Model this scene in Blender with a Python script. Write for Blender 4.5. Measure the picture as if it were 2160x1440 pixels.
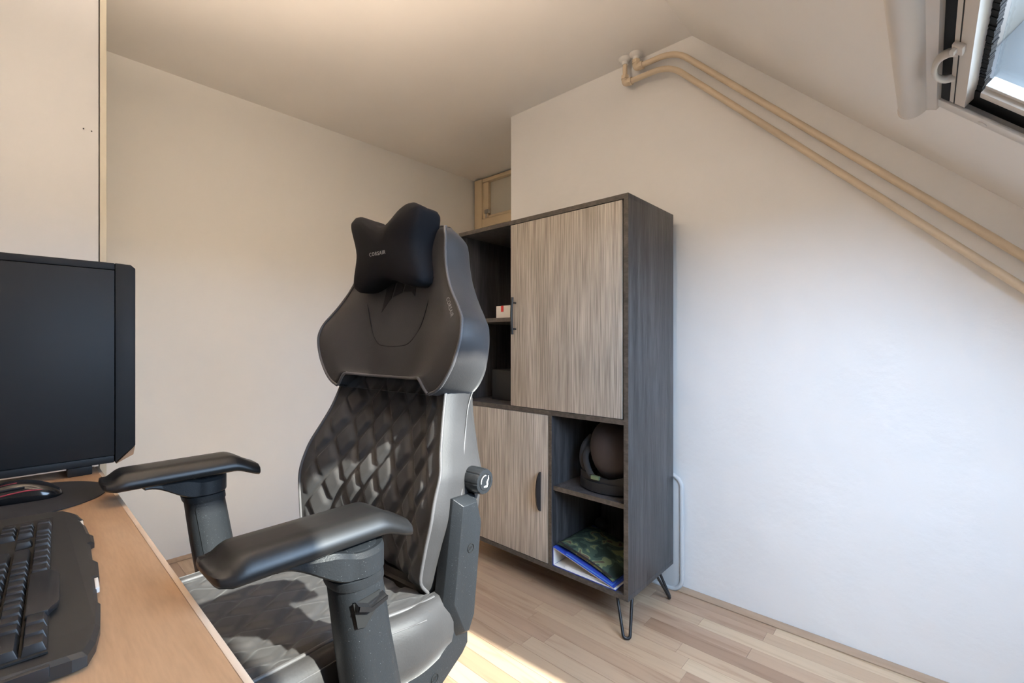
import bpy, bmesh, math, random
from mathutils import Vector, Matrix

for o in list(bpy.data.objects):
    bpy.data.objects.remove(o, do_unlink=True)
SC = bpy.context.scene
COL = SC.collection
R = math.radians

# ------------------------------------------------------------------ camera, light, exposure
FPX = 966.0                      # focal length in pixels of the 2160-wide frame
cam_d = bpy.data.cameras.new('camera')
cam_d.sensor_width = 36.0
cam_d.lens = FPX / 2160.0 * 36.0
cam_d.shift_y = 2.0 / 2160.0
cam_d.clip_start = 0.02
cam = bpy.data.objects.new('camera', cam_d)
COL.objects.link(cam)
cam.location = (0, 0, 1.05)
cam.rotation_euler = (R(90), 0, R(42.33))
SC.camera = cam

SC.view_settings.view_transform = 'Standard'
SC.view_settings.look = 'None'
SC.view_settings.gamma = 1.0
SC.view_settings.use_curve_mapping = False
SC.view_settings.exposure = 1.33

world = bpy.data.worlds.new('sky')
SC.world = world
world.use_nodes = True
wn = world.node_tree.nodes
bg = wn['Background']
wl = world.node_tree.links
_tc = wn.new('ShaderNodeTexCoord'); _sp = wn.new('ShaderNodeSeparateXYZ'); _cr = wn.new('ShaderNodeValToRGB')
_mr = wn.new('ShaderNodeMapRange')
_mr.inputs['From Min'].default_value = -1.0; _mr.inputs['From Max'].default_value = 1.0
wl.new(_tc.outputs['Generated'], _sp.inputs[0]); wl.new(_sp.outputs['Z'], _mr.inputs['Value']); wl.new(_mr.outputs[0], _cr.inputs[0])
_cr.color_ramp.elements[0].position = 0.49; _cr.color_ramp.elements[0].color = (0.16, 0.155, 0.14, 1)    # ground
_cr.color_ramp.elements[1].position = 0.52; _cr.color_ramp.elements[1].color = (0.58, 0.74, 1.0, 1)      # sky
wl.new(_cr.outputs[0], bg.inputs['Color'])
bg.inputs['Strength'].default_value = 8.6

sun_d = bpy.data.lights.new('sun', 'SUN')
sun_d.energy = 10.0
sun_d.angle = R(1.0)
sun_d.color = (1.0, 0.93, 0.82)
sun = bpy.data.objects.new('sun', sun_d)
COL.objects.link(sun)
SUN_DIR = Vector((-1.0, -0.11, -0.70)).normalized()
sun.rotation_euler = SUN_DIR.to_track_quat('-Z', 'Y').to_euler()
sun.location = (3, 0.8, 4)

# roof geometry (45 degree slope running down towards +X)
MS = 0.975
SL = math.hypot(1, MS)
CEIL = 2.339
XR = -0.7365                     # X where the flat ceiling meets the slope
DS = Vector((1 / SL, 0, -MS / SL))
NO = Vector((MS / SL, 0, 1 / SL))     # outward normal of the roof
Q0 = Vector((0.02, 0, CEIL - (0.02 - XR) * MS))
def roof(q, y, o=0.0):
    return Q0 + DS * q + NO * o + Vector((0, y, 0))
RT = 0.26                        # roof build-up
WQ0, WQ1, WY0, WY1 = 0.0, 1.05, 0.25, 1.44

portal_d = bpy.data.lights.new('window_portal', 'AREA')
portal_d.shape = 'RECTANGLE'
portal_d.size = 1.05
portal_d.size_y = 1.19
portal_d.cycles.is_portal = True
portal = bpy.data.objects.new('window_portal', portal_d)
COL.objects.link(portal)
portal.location = roof((WQ0 + WQ1) / 2, (WY0 + WY1) / 2, RT + 0.006)
portal.rotation_euler = Matrix((DS, Vector((0, 1, 0)), DS.cross(Vector((0, 1, 0))))).transposed().to_euler()

FILL_RAD = 780.0                     # radiance of the added ceiling fill light

# ------------------------------------------------------------------ materials
def new_mat(name):
    m = bpy.data.materials.new(name)
    m.use_nodes = True
    return m, m.node_tree.nodes, m.node_tree.links, m.node_tree.nodes['Principled BSDF']

def setp(b, **k):
    names = {'col': 'Base Color', 'rough': 'Roughness', 'metal': 'Metallic', 'spec': 'Specular IOR Level',
             'sheen': 'Sheen Weight', 'trans': 'Transmission Weight', 'coat': 'Coat Weight', 'sub': 'Subsurface Weight'}
    for a, v in k.items():
        if a == 'col':
            v = (v[0], v[1], v[2], 1)
        b.inputs[names[a]].default_value = v

def plain(name, col, rough=0.5, **k):
    m, n, l, b = new_mat(name)
    setp(b, col=col, rough=rough, **k)
    return m

def noise(n, l, scale, detail=3, coord='Object', stretch=(1, 1, 1), rnd=False, dist=0.0):
    tc = n.new('ShaderNodeTexCoord')
    mp = n.new('ShaderNodeMapping')
    mp.inputs['Scale'].default_value = stretch
    l.new(tc.outputs[coord], mp.inputs['Vector'])
    if rnd:
        oi = n.new('ShaderNodeObjectInfo')
        mu = n.new('ShaderNodeMath'); mu.operation = 'MULTIPLY'; mu.inputs[1].default_value = 37.0
        l.new(oi.outputs['Random'], mu.inputs[0])
        l.new(mu.outputs[0], mp.inputs['Location'])
    t = n.new('ShaderNodeTexNoise')
    t.inputs['Scale'].default_value = scale
    t.inputs['Detail'].default_value = detail
    t.inputs['Distortion'].default_value = dist
    l.new(mp.outputs[0], t.inputs['Vector'])
    return t

def ramp(n, l, src, stops):
    r = n.new('ShaderNodeValToRGB')
    e = r.color_ramp.elements
    while len(e) < len(stops):
        e.new(0.5)
    for i, (p, c) in enumerate(stops):
        e[i].position = p
        e[i].color = (c[0], c[1], c[2], 1)
    l.new(src, r.inputs[0])
    return r

def bump(n, l, b, src, strength, dist=0.01):
    bm_ = n.new('ShaderNodeBump')
    bm_.inputs['Strength'].default_value = strength
    bm_.inputs['Distance'].default_value = dist
    l.new(src, bm_.inputs['Height'])
    l.new(bm_.outputs[0], b.inputs['Normal'])
    return bm_

def paint(name, col, bscale=9, bstr=0.12, rough=0.6):
    m, n, l, b = new_mat(name)
    setp(b, rough=rough)
    t = noise(n, l, 2.2, 4)
    lo = tuple(c * 0.96 for c in col)
    r = ramp(n, l, t.outputs['Fac'], [(0.3, lo), (0.7, col)])
    l.new(r.outputs[0], b.inputs['Base Color'])
    t2 = noise(n, l, bscale, 11)
    bump(n, l, b, t2.outputs['Fac'], bstr, 0.02)
    return m

def wood(name, cols, stretch, scale=6, rough=0.45, bstr=0.15, rnd=False, fine=None, dist=0.6):
    m, n, l, b = new_mat(name)
    setp(b, rough=rough)
    t = noise(n, l, scale, 6, stretch=stretch, rnd=rnd, dist=dist)
    k = len(cols)
    r = ramp(n, l, t.outputs['Fac'], [(0.3 + 0.4 * i / (k - 1), c) for i, c in enumerate(cols)])
    out = r.outputs[0]
    if fine:
        fs, fstretch, amt = fine
        t2 = noise(n, l, fs, 5, stretch=fstretch, rnd=rnd)
        r2 = ramp(n, l, t2.outputs['Fac'], [(0.38, (1 - amt,) * 3), (0.6, (1, 1, 1))])
        mx = n.new('ShaderNodeMix'); mx.data_type = 'RGBA'; mx.blend_type = 'MULTIPLY'
        mx.inputs['Factor'].default_value = 1.0
        l.new(out, mx.inputs['A']); l.new(r2.outputs[0], mx.inputs['B'])
        out = mx.outputs['Result']
        bump(n, l, b, t2.outputs['Fac'], bstr, 0.004)
    l.new(out, b.inputs['Base Color'])
    return m

M = {}
M['wall'] = paint('wall_paint', (0.86, 0.845, 0.83), 7, 0.30)
M['wall_left'] = paint('wall_left_paint', (0.87, 0.852, 0.815), 5, 0.05)
M['ceiling'] = paint('ceiling_paint', (0.92, 0.89, 0.85), 5, 0.04)
M['cream'] = plain('cream_gloss_paint', (0.72, 0.57, 0.37), 0.35)
M['pipe'] = paint('cream_pipe_paint', (0.71, 0.58, 0.42), 40, 0.15, 0.4)
M['white_plastic'] = plain('white_plastic', (0.75, 0.73, 0.70), 0.4)
M['beige_metal'] = plain('beige_lacquer', (0.66, 0.61, 0.55), 0.4)
M['alu'] = plain('pale_aluminium', (0.75, 0.73, 0.70), 0.3, metal=0.2)
M['rubber'] = plain('black_rubber', (0.005, 0.0055, 0.006), 0.75, spec=0.25)
M['steel'] = plain('brushed_steel', (0.45, 0.44, 0.42), 0.25, metal=1.0)
M['wardrobe'] = plain('wardrobe_white_board', (0.60, 0.61, 0.63), 0.45)
M['wardrobe_edge'] = plain('wardrobe_edge_band', (0.58, 0.55, 0.46), 0.5)
M['dark'] = plain('dark_gap', (0.01, 0.01, 0.01), 0.8)

def plank_mat():
    m, n, l, b = new_mat('laminate_plank')
    setp(b, rough=0.38)
    oi = n.new('ShaderNodeObjectInfo')
    base = ramp(n, l, oi.outputs['Random'], [(0.0, (0.37, 0.235, 0.155)), (0.25, (0.51, 0.365, 0.245)), (0.45, (0.42, 0.28, 0.19)),
                                             (0.62, (0.60, 0.455, 0.31)), (0.8, (0.45, 0.31, 0.21)), (1.0, (0.34, 0.215, 0.14))])
    t = noise(n, l, 2.4, 4, stretch=(1.3, 17, 1), rnd=True, dist=0.8)
    r = ramp(n, l, t.outputs['Fac'], [(0.28, (0.80, 0.74, 0.70)), (0.48, (1, 1, 1)), (0.75, (1.08, 1.08, 1.08))])
    mx = n.new('ShaderNodeMix'); mx.data_type = 'RGBA'; mx.blend_type = 'MULTIPLY'; mx.inputs['Factor'].default_value = 1
    l.new(base.outputs[0], mx.inputs['A']); l.new(r.outputs[0], mx.inputs['B'])
    l.new(mx.outputs['Result'], b.inputs['Base Color'])
    return m
M['plank'] = plank_mat()
M['desk'] = wood('desk_beech', [(0.36, 0.215, 0.120), (0.42, 0.258, 0.148), (0.47, 0.30, 0.18)], (0.8, 9, 1), 2.5, 0.42, 0.03,
                 fine=(30, (1, 10, 1), 0.08))
M['desk_edge'] = wood('desk_edge_band', [(0.55, 0.42, 0.31), (0.66, 0.54, 0.43)], (1, 8, 8), 8, 0.5)
M['cab_dark'] = wood('charcoal_wood', [(0.036, 0.035, 0.036), (0.066, 0.064, 0.067), (0.105, 0.102, 0.106)], (14, 14, 0.9), 2.2, 0.36, 0.25,
                     fine=(16, (9, 9, 0.7), 0.35))
M['cab_edge'] = wood('charcoal_edge_band', [(0.055, 0.048, 0.042), (0.11, 0.095, 0.082)], (8, 8, 8), 5, 0.5,
                     fine=(25, (3, 3, 9), 0.3))
M['cab_door'] = wood('greige_oak', [(0.36, 0.32, 0.275), (0.44, 0.395, 0.345), (0.50, 0.455, 0.405)], (9, 9, 0.6), 1.6, 0.5, 0.2,
                     fine=(30, (8, 8, 0.16), 0.45), dist=1.6)
M['black_metal'] = plain('black_metal', (0.012, 0.012, 0.014), 0.4)

def leather(name, col, rough=0.56, sheen=0.10, bscale=260):
    m, n, l, b = new_mat(name)
    setp(b, rough=rough, sheen=sheen, spec=0.34)
    b.inputs['Sheen Roughness'].default_value = 0.4
    t = noise(n, l, 9, 5)
    r = ramp(n, l, t.outputs['Fac'], [(0.3, tuple(c * 0.82 for c in col)), (0.7, tuple(c * 1.15 for c in col))])
    l.new(r.outputs[0], b.inputs['Base Color'])
    t2 = noise(n, l, bscale, 2)
    bump(n, l, b, t2.outputs['Fac'], 0.12, 0.002)
    return m
GREY = (0.038, 0.0362, 0.0368)
M['leather'] = leather('grey_leatherette', GREY)
M['piping'] = leather('grey_piping_cord', (0.09, 0.087, 0.089), 0.5)

PX, PS = 0.070, 0.105            # quilt diamond width and height
def quilt_mat():
    m, n, l, b = new_mat('quilted_leatherette')
    setp(b, rough=0.54, sheen=0.10, spec=0.34)
    uv = n.new('ShaderNodeUVMap'); uv.uv_map = 'UVMap'
    sp = n.new('ShaderNodeSeparateXYZ'); l.new(uv.outputs[0], sp.inputs[0])
    def math_(op, a, b_=None):
        x = n.new('ShaderNodeMath'); x.operation = op
        for i, v in enumerate((a, b_)):
            if v is None: continue
            if isinstance(v, (int, float)): x.inputs[i].default_value = v
            else: l.new(v, x.inputs[i])
        return x.outputs[0]
    U_ = math_('DIVIDE', sp.outputs[0], PX); V_ = math_('DIVIDE', sp.outputs[1], PS)
    masks = []
    for sgn in (1, -1):
        a = math_('ADD', U_, math_('MULTIPLY', V_, sgn))
        along = math_('SUBTRACT', U_, math_('MULTIPLY', V_, sgn))
        fr = math_('ABSOLUTE', math_('SUBTRACT', math_('FRACT', math_('ADD', a, 0.5)), 0.5))
        ln = math_('LESS_THAN', math_('ABSOLUTE', math_('SUBTRACT', fr, 0.075)), 0.017)
        dash = math_('LESS_THAN', math_('FRACT', math_('MULTIPLY', along, 14.0)), 0.62)
        masks.append(math_('MULTIPLY', ln, dash))
    mk = math_('MAXIMUM', masks[0], masks[1])
    t = noise(n, l, 9, 5)
    r = ramp(n, l, t.outputs['Fac'], [(0.3, tuple(c * 0.82 for c in GREY)), (0.7, tuple(c * 1.15 for c in GREY))])
    mx = n.new('ShaderNodeMix'); mx.data_type = 'RGBA'
    l.new(mk, mx.inputs['Factor']); l.new(r.outputs[0], mx.inputs['A'])
    mx.inputs['B'].default_value = (0.035, 0.036, 0.04, 1)
    l.new(mx.outputs['Result'], b.inputs['Base Color'])
    return m
M['quilt'] = quilt_mat()

def speckled(name, col, rough=0.42):
    m, n, l, b = new_mat(name)
    setp(b, col=col, rough=rough)
    t = noise(n, l, 420, 2)
    bump(n, l, b, t.outputs['Fac'], 0.25, 0.001)
    d = noise(n, l, 620, 1)                     # specks of dust
    r = ramp(n, l, d.outputs['Fac'], [(0.745, col), (0.775, (0.16, 0.17, 0.18))])
    l.new(r.outputs[0], b.inputs['Base Color'])
    return m
M['plastic'] = speckled('textured_black_plastic', (0.013, 0.015, 0.0175))
M['pad'] = plain('soft_black_armpad', (0.009, 0.009, 0.0095), 0.40, spec=0.42)
M['velvet'] = plain('black_velvet', (0.006, 0.006, 0.008), 0.85, spec=0.25)
M['print_grey'] = plain('grey_print', (0.30, 0.30, 0.30), 0.5)
M['print_white'] = plain('white_print', (0.85, 0.85, 0.85), 0.5)
M['black_print'] = plain('black_print', (0.004, 0.004, 0.004), 0.7)
M['case'] = plain('black_case_metal', (0.010, 0.011, 0.013), 0.50, spec=0.28)
M['case_front'] = plain('black_case_plastic', (0.008, 0.009, 0.011), 0.55, spec=0.28)
M['desk_reflection'] = plain('desk_reflection_tone', (0.36, 0.22, 0.13), 0.35)  # copper-brown of the desk wood mirrored in the black tower, as base colour
M['key'] = plain('black_keycap', (0.020, 0.020, 0.022), 0.36)
M['kbd'] = plain('soft_black_keyboard', (0.026, 0.025, 0.024), 0.45)
M['gloss_black'] = plain('gloss_black', (0.010, 0.010, 0.011), 0.14)
M['red'] = plain('red_glint', (0.40, 0.06, 0.075), 0.2)  # reddish highlights on the glossy mouse, put in as colour
M['mat_cloth'] = plain('black_mat_cloth', (0.010, 0.011, 0.015), 0.75)
M['brown_fabric'] = leather('dark_brown_fabric', (0.045, 0.036, 0.036), 0.75, 0.1)
M['strap'] = plain('black_webbing', (0.012, 0.012, 0.014), 0.75)
M['olive'] = plain('olive_buckle', (0.12, 0.16, 0.09), 0.5)
M['blue'] = plain('blue_binder_cover', (0.03, 0.07, 0.42), 0.35)
M['ltblue'] = plain('light_blue_folder', (0.14, 0.36, 0.72), 0.4)
M['paper'] = plain('white_paper', (0.80, 0.79, 0.77), 0.6)
M['cardboard'] = plain('grey_cardboard_edge', (0.55, 0.47, 0.38), 0.7)
M['white_card'] = plain('white_carton', (0.78, 0.75, 0.71), 0.5)
M['seal_red'] = plain('red_label', (0.55, 0.03, 0.03), 0.5)
M['black_card'] = plain('black_carton', (0.012, 0.012, 0.012), 0.5)

def camo():
    m, n, l, b = new_mat('camouflage_cloth')
    setp(b, rough=0.7)
    t = noise(n, l, 17, 1, dist=1.0)
    r = ramp(n, l, t.outputs['Fac'], [(0.0, (0.016, 0.034, 0.028)), (0.45, (0.045, 0.08, 0.058)), (0.56, (0.17, 0.20, 0.10)), (0.64, (0.09, 0.062, 0.04))])
    r.color_ramp.interpolation = 'CONSTANT'
    l.new(r.outputs[0], b.inputs['Base Color'])
    return m
M['camo'] = camo()

def frosted():
    m, n, l, b = new_mat('translucent_plastic')
    setp(b, col=(0.80, 0.82, 0.83), rough=0.35, trans=0.35)
    b.inputs['IOR'].default_value = 1.2
    return m
M['frosted'] = frosted()

def pane_mat(name, tint, refl=0.08):
    m = bpy.data.materials.new(name); m.use_nodes = True
    n = m.node_tree.nodes; l = m.node_tree.links
    n.remove(n['Principled BSDF'])
    out = n['Material Output']
    tr = n.new('ShaderNodeBsdfTransparent'); tr.inputs[0].default_value = (*tint, 1)
    gl = n.new('ShaderNodeBsdfGlossy'); gl.inputs['Roughness'].default_value = 0.02
    mx = n.new('ShaderNodeMixShader')
    mx.inputs[0].default_value = refl; l.new(tr.outputs[0], mx.inputs[1]); l.new(gl.outputs[0], mx.inputs[2])
    l.new(mx.outputs[0], out.inputs['Surface'])
    return m
M['pane'] = pane_mat('window_glass', (0.92, 0.96, 0.97))
M['transom'] = plain('frosted_transom_glass', (0.62, 0.58, 0.49), 0.25)

# ------------------------------------------------------------------ mesh helpers
def obj(name, verts, faces, mat, parent=None, smooth=False, uvs=None, sharp=None):
    me = bpy.data.meshes.new(name)
    me.from_pydata([tuple(v) for v in verts], [], faces)
    me.update()
    if uvs:
        ul = me.uv_layers.new(name='UVMap')
        for lp in me.loops:
            ul.data[lp.index].uv = uvs[lp.vertex_index]
    bm = bmesh.new(); bm.from_mesh(me)
    bmesh.ops.recalc_face_normals(bm, faces=bm.faces)
    bm.to_mesh(me); bm.free()
    if smooth:
        me.polygons.foreach_set('use_smooth', [True] * len(me.polygons))
        if sharp:
            me.set_sharp_from_angle(angle=R(sharp))
    if mat: me.materials.append(mat)
    o = bpy.data.objects.new(name, me)
    COL.objects.link(o)
    if parent: o.parent = parent
    return o

def box_vf(x0, x1, y0, y1, z0, z1):
    v = [(x0, y0, z0), (x1, y0, z0), (x1, y1, z0), (x0, y1, z0), (x0, y0, z1), (x1, y0, z1), (x1, y1, z1), (x0, y1, z1)]
    f = [(0, 3, 2, 1), (4, 5, 6, 7), (0, 1, 5, 4), (1, 2, 6, 5), (2, 3, 7, 6), (3, 0, 4, 7)]
    return v, f

def bev(o, w, seg=2, angle=30):
    if w <= 0: return o
    bm = bmesh.new(); bm.from_mesh(o.data)
    ed = [e for e in bm.edges if len(e.link_faces) == 2 and e.calc_face_angle(0) > R(angle)]
    bmesh.ops.bevel(bm, geom=ed, offset=w, offset_type='OFFSET', segments=seg, profile=0.6, affect='EDGES', clamp_overlap=True)
    bm.to_mesh(o.data); bm.free()
    o.data.polygons.foreach_set('use_smooth', [True] * len(o.data.polygons))
    o.data.set_sharp_from_angle(angle=R(40))
    return o

def box(name, a, b, mat, parent=None, bevel=0.0, fn=None):
    v, f = box_vf(min(a[0], b[0]), max(a[0], b[0]), min(a[1], b[1]), max(a[1], b[1]), min(a[2], b[2]), max(a[2], b[2]))
    if fn: v = [fn(*p) for p in v]
    o = obj(name, v, f, mat, parent)
    return bev(o, bevel)

def prism(name, poly, lo, hi, mat, parent=None, axis='z', bevel=0.0, fn=None, seg=2):
    """poly: 2D outline extruded along axis from lo to hi"""
    def p3(p, h):
        return {'z': (p[0], p[1], h), 'x': (h, p[0], p[1]), 'y': (p[0], h, p[1])}[axis]
    n = len(poly)
    v = [p3(p, lo) for p in poly] + [p3(p, hi) for p in poly]
    if fn: v = [fn(*p) for p in v]
    f = [tuple(range(n - 1, -1, -1)), tuple(range(n, 2 * n))] + [(i, (i + 1) % n, n + (i + 1) % n, n + i) for i in range(n)]
    o = obj(name, v, f, mat, parent)
    return bev(o, bevel, seg)

def loft(name, rings, mat, parent=None, closed=True, cap=True, smooth=True, sharp=None, uvs=None):
    k = len(rings[0]); v = [p for r in rings for p in r]; f = []
    for i in range(len(rings) - 1):
        for j in range(k if closed else k - 1):
            a = i * k + j; b = i * k + (j + 1) % k
            f.append((a, b, b + k, a + k))
    if cap and closed:
        f.append(tuple(range(k - 1, -1, -1)))
        f.append(tuple(range((len(rings) - 1) * k, len(rings) * k)))
    return obj(name, v, f, mat, parent, smooth, uvs, sharp)

def spline(pts, n=8):
    """Catmull-Rom through the points"""
    P = [Vector(p) for p in pts]; out = []
    for i in range(len(P) - 1):
        p0 = P[max(i - 1, 0)]; p1 = P[i]; p2 = P[i + 1]; p3 = P[min(i + 2, len(P) - 1)]
        for k in range(n):
            t = k / n
            out.append(0.5 * ((2 * p1) + (p2 - p0) * t + (2 * p0 - 5 * p1 + 4 * p2 - p3) * t * t + (3 * p1 - p0 - 3 * p2 + p3) * t ** 3))
    out.append(P[-1]); return out

def cspline(pts, n=8):
    P = [Vector(p) for p in pts]; out = []; m_ = len(P)
    for i in range(m_):
        p0, p1, p2, p3 = P[(i - 1) % m_], P[i], P[(i + 1) % m_], P[(i + 2) % m_]
        for k in range(n):
            t = k / n
            out.append(0.5 * ((2 * p1) + (p2 - p0) * t + (2 * p0 - 5 * p1 + 4 * p2 - p3) * t * t + (3 * p1 - p0 - 3 * p2 + p3) * t ** 3))
    return out

def tube(name, pts, r, mat, parent=None, seg=8, squash=1.0, closed=False):
    P = [Vector(p) for p in pts]; rings = []; up = None
    for i, p in enumerate(P):
        if closed: t = P[(i + 1) % len(P)] - P[i - 1]
        else: t = P[min(i + 1, len(P) - 1)] - P[max(i - 1, 0)]
        t.normalize()
        if up is None:
            up = t.orthogonal().normalized()
        up = (up - t * up.dot(t)).normalized()
        w = t.cross(up)
        rings.append([p + up * r * math.cos(2 * math.pi * k / seg) + w * r * squash * math.sin(2 * math.pi * k / seg) for k in range(seg)])
    if closed:
        rings.append(rings[0])
    return loft(name, rings, mat, parent, cap=not closed, sharp=60)

def bendpath(pts, rad, n=6):
    """polyline with rounded corners"""
    P = [Vector(p) for p in pts]; out = [P[0]]
    for i in range(1, len(P) - 1):
        a = (P[i - 1] - P[i]).normalized(); b = (P[i + 1] - P[i]).normalized()
        r_ = min(rad, (P[i - 1] - P[i]).length * 0.49, (P[i + 1] - P[i]).length * 0.49)
        s = P[i] + a * r_; e = P[i] + b * r_
        for k in range(n + 1):
            t = k / n
            out.append(s * (1 - t) ** 2 + P[i] * 2 * t * (1 - t) + e * t * t)
    out.append(P[-1]); return out

def lathe(name, prof, mat, parent=None, seg=24, loc=(0, 0, 0), sharp=35, fn=None):
    rings = [[(loc[0] + r * math.cos(2 * math.pi * k / seg), loc[1] + r * math.sin(2 * math.pi * k / seg), loc[2] + z) for k in range(seg)] for r, z in prof]
    if fn: rings = [[fn(*p) for p in r] for r in rings]
    return loft(name, rings, mat, parent, sharp=sharp)

def interp(tab, x):
    """monotone cubic through the table"""
    n = len(tab)
    if x <= tab[0][0]: return tab[0][1]
    if x >= tab[-1][0]: return tab[-1][1]
    sl = [(tab[i + 1][1] - tab[i][1]) / (tab[i + 1][0] - tab[i][0]) for i in range(n - 1)]
    def tan(i):
        if i == 0: return sl[0]
        if i == n - 1: return sl[-1]
        if sl[i - 1] * sl[i] <= 0: return 0.0
        return 2 * sl[i - 1] * sl[i] / (sl[i - 1] + sl[i])
    for i in range(n - 1):
        if x <= tab[i + 1][0]:
            h = tab[i + 1][0] - tab[i][0]; t = (x - tab[i][0]) / h
            return ((2 * t ** 3 - 3 * t * t + 1) * tab[i][1] + (t ** 3 - 2 * t * t + t) * h * tan(i)
                    + (3 * t * t - 2 * t ** 3) * tab[i + 1][1] + (t ** 3 - t * t) * h * tan(i + 1))

def smooth01(a, b, x):
    t = max(0, min(1, (x - a) / (b - a))); return t * t * (3 - 2 * t)

def thing(name, label, cat, loc=(0, 0, 0), rot=(0, 0, 0), group=None):
    o = bpy.data.objects.new(name, None); COL.objects.link(o)
    o.empty_display_size = 0.05
    o.location = loc; o.rotation_euler = rot
    return tag(o, label, cat, group)

def tag(o, label, cat, group=None):
    o['label'] = label; o['category'] = cat
    if group: o['group'] = group
    return o

def struct(o, label=None):
    o['kind'] = 'structure'
    if label: o['label'] = label
    return o

def text_mesh(name, body, size, mat, parent, fn, depth=0.0004, spacing=1.0, align='CENTER'):
    """flat lettering; fn maps text-plane (x,y,z) to parent space"""
    cu = bpy.data.curves.new('lettering', 'FONT')
    cu.body = body; cu.size = size; cu.extrude = depth; cu.space_character = spacing
    cu.align_x = align; cu.align_y = 'CENTER'; cu.resolution_u = 3
    t = bpy.data.objects.new('lettering', cu); COL.objects.link(t)
    dg = bpy.context.evaluated_depsgraph_get(); dg.update()
    me = bpy.data.meshes.new_from_object(t.evaluated_get(dg))
    bpy.data.objects.remove(t, do_unlink=True); bpy.data.curves.remove(cu)
    for v in me.vertices: v.co = Vector(fn(*v.co))
    me.materials.clear(); me.materials.append(mat); me.name = name
    o = bpy.data.objects.new(name, me); COL.objects.link(o); o.parent = parent
    return o

# ------------------------------------------------------------------ the room
XA, YW, YF, YB, XC = -2.69, 1.933, 2.50, -0.64, -1.768    # left wall, pipe wall, door wall, rear wall, alcove corner
XS = XR + CEIL / MS                                       # slope meets the floor
T = 0.12
floor = struct(obj('floor', *box_vf(XA - T, XS + 0.15, YB - T, YF + 0.2, -0.12, -0.0085), M['dark']))
random.seed(11)
PW = 0.0655
rest_v, rest_f = [], []
row = 0
y = YB
while y < YF:
    x = XA - random.random() * 0.5
    while x < XS:
        L = random.choice((0.42, 0.5, 0.58, 0.66))
        a, b_ = max(x, XA), min(x + L, XS)
        if b_ - a > 0.02:
            near = (0.17 < y < 2.0 and a < 0.75 and b_ > XA)
            w2 = min(PW, YF - y)
            if near:
                cxp, cyp = (a + b_) / 2, y + w2 / 2
                hl, hw = (b_ - a) / 2 - 0.0004, w2 / 2 - 0.0004
                p = box('plank', (-hl, -hw, -0.008), (hl, hw, 0), M['plank'], floor)
                p.location = (cxp, cyp, 0)
            else:
                v, f = box_vf(a + 0.0004, b_ - 0.0004, y + 0.0004, y + w2 - 0.0004, -0.008, 0)
                k = len(rest_v); rest_v += v; rest_f += [tuple(i + k for i in q) for q in f]
        x += L
    y += PW
rest = obj('plank_field', rest_v, rest_f, M['plank'], floor); rest['kind'] = 'stuff'

def slab(name, a, b, mat):
    return struct(box(name, a, b, mat))
slab('wall_left', (XA - T, YB - T, 0), (XA, YF + 0.2, CEIL), M['wall_left'])
def gable(name, x0, y0, y1, mat):
    """wall whose top follows the sloping roof"""
    e_ = 0.06
    return struct(prism(name, [(x0, 0), (XS + e_, 0), (XS + e_ * 0.5, 0.03), (XR + 0.03, CEIL), (x0, CEIL)], y0, y1, mat, axis='y'))
gable('wall_rear', XA, YB - T, YB, M['wall_left'])
gable('wall_back', XC, YW, YF + 0.2, M['wall'])
slab('wall_alcove', (XA, YF + 0.06, 0), (XC, YF + 0.2, CEIL), M['wall_left'])
slab('ceiling', (XA - T, YB - T, CEIL), (XR, YF + 0.2, CEIL + T), M['ceiling'])

# sloping roof side with the window opening
QT = (XR - 0.02) * SL; QB = (XS - 0.02) * SL + 0.1
def roof_box(q0, q1, y0, y1, o0, o1):
    v, f = box_vf(q0, q1, y0, y1, o0, o1)
    return [roof(*p) for p in v], f
rv, rf = [], []
for args in ((QT - 0.05, WQ0, YB - T, YF + 0.2), (WQ1, QB, YB - T, YF + 0.2), (WQ0, WQ1, YB - T, WY0), (WQ0, WQ1, WY1, YF + 0.2)):
    v, f = roof_box(*args, 0, RT)
    k = len(rv); rv += v; rf += [tuple(i + k for i in q) for q in f]
struct(obj('wall_right', rv, rf, M['ceiling']))

# flat wooden moulding strips at the foot of the walls
def skirting(name, poly_fn, x0, x1, axis):
    return struct(prism(name, poly_fn, x0, x1, M['skirt'], axis=axis, bevel=0.001))
M['skirt'] = wood('skirting_wood', [(0.36, 0.25, 0.17), (0.46, 0.33, 0.23)], (2, 10, 10), 3, 0.45)
struct(prism('baseboard_back', [(YW - 0.034, 0.0005), (YW - 0.034, 0.004), (YW - 0.020, 0.010), (YW - 0.0005, 0.012), (YW - 0.0005, 0.0005)], XC, XS - 0.05, M['skirt'], axis='x', bevel=0.001))
struct(prism('baseboard_left', [(XA + 0.034, 0.0005), (XA + 0.034, 0.004), (XA + 0.020, 0.010), (XA + 0.0005, 0.012), (XA + 0.0005, 0.0005)], 0.26, YF + 0.03, M['skirt'], axis='y', bevel=0.001))

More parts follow.
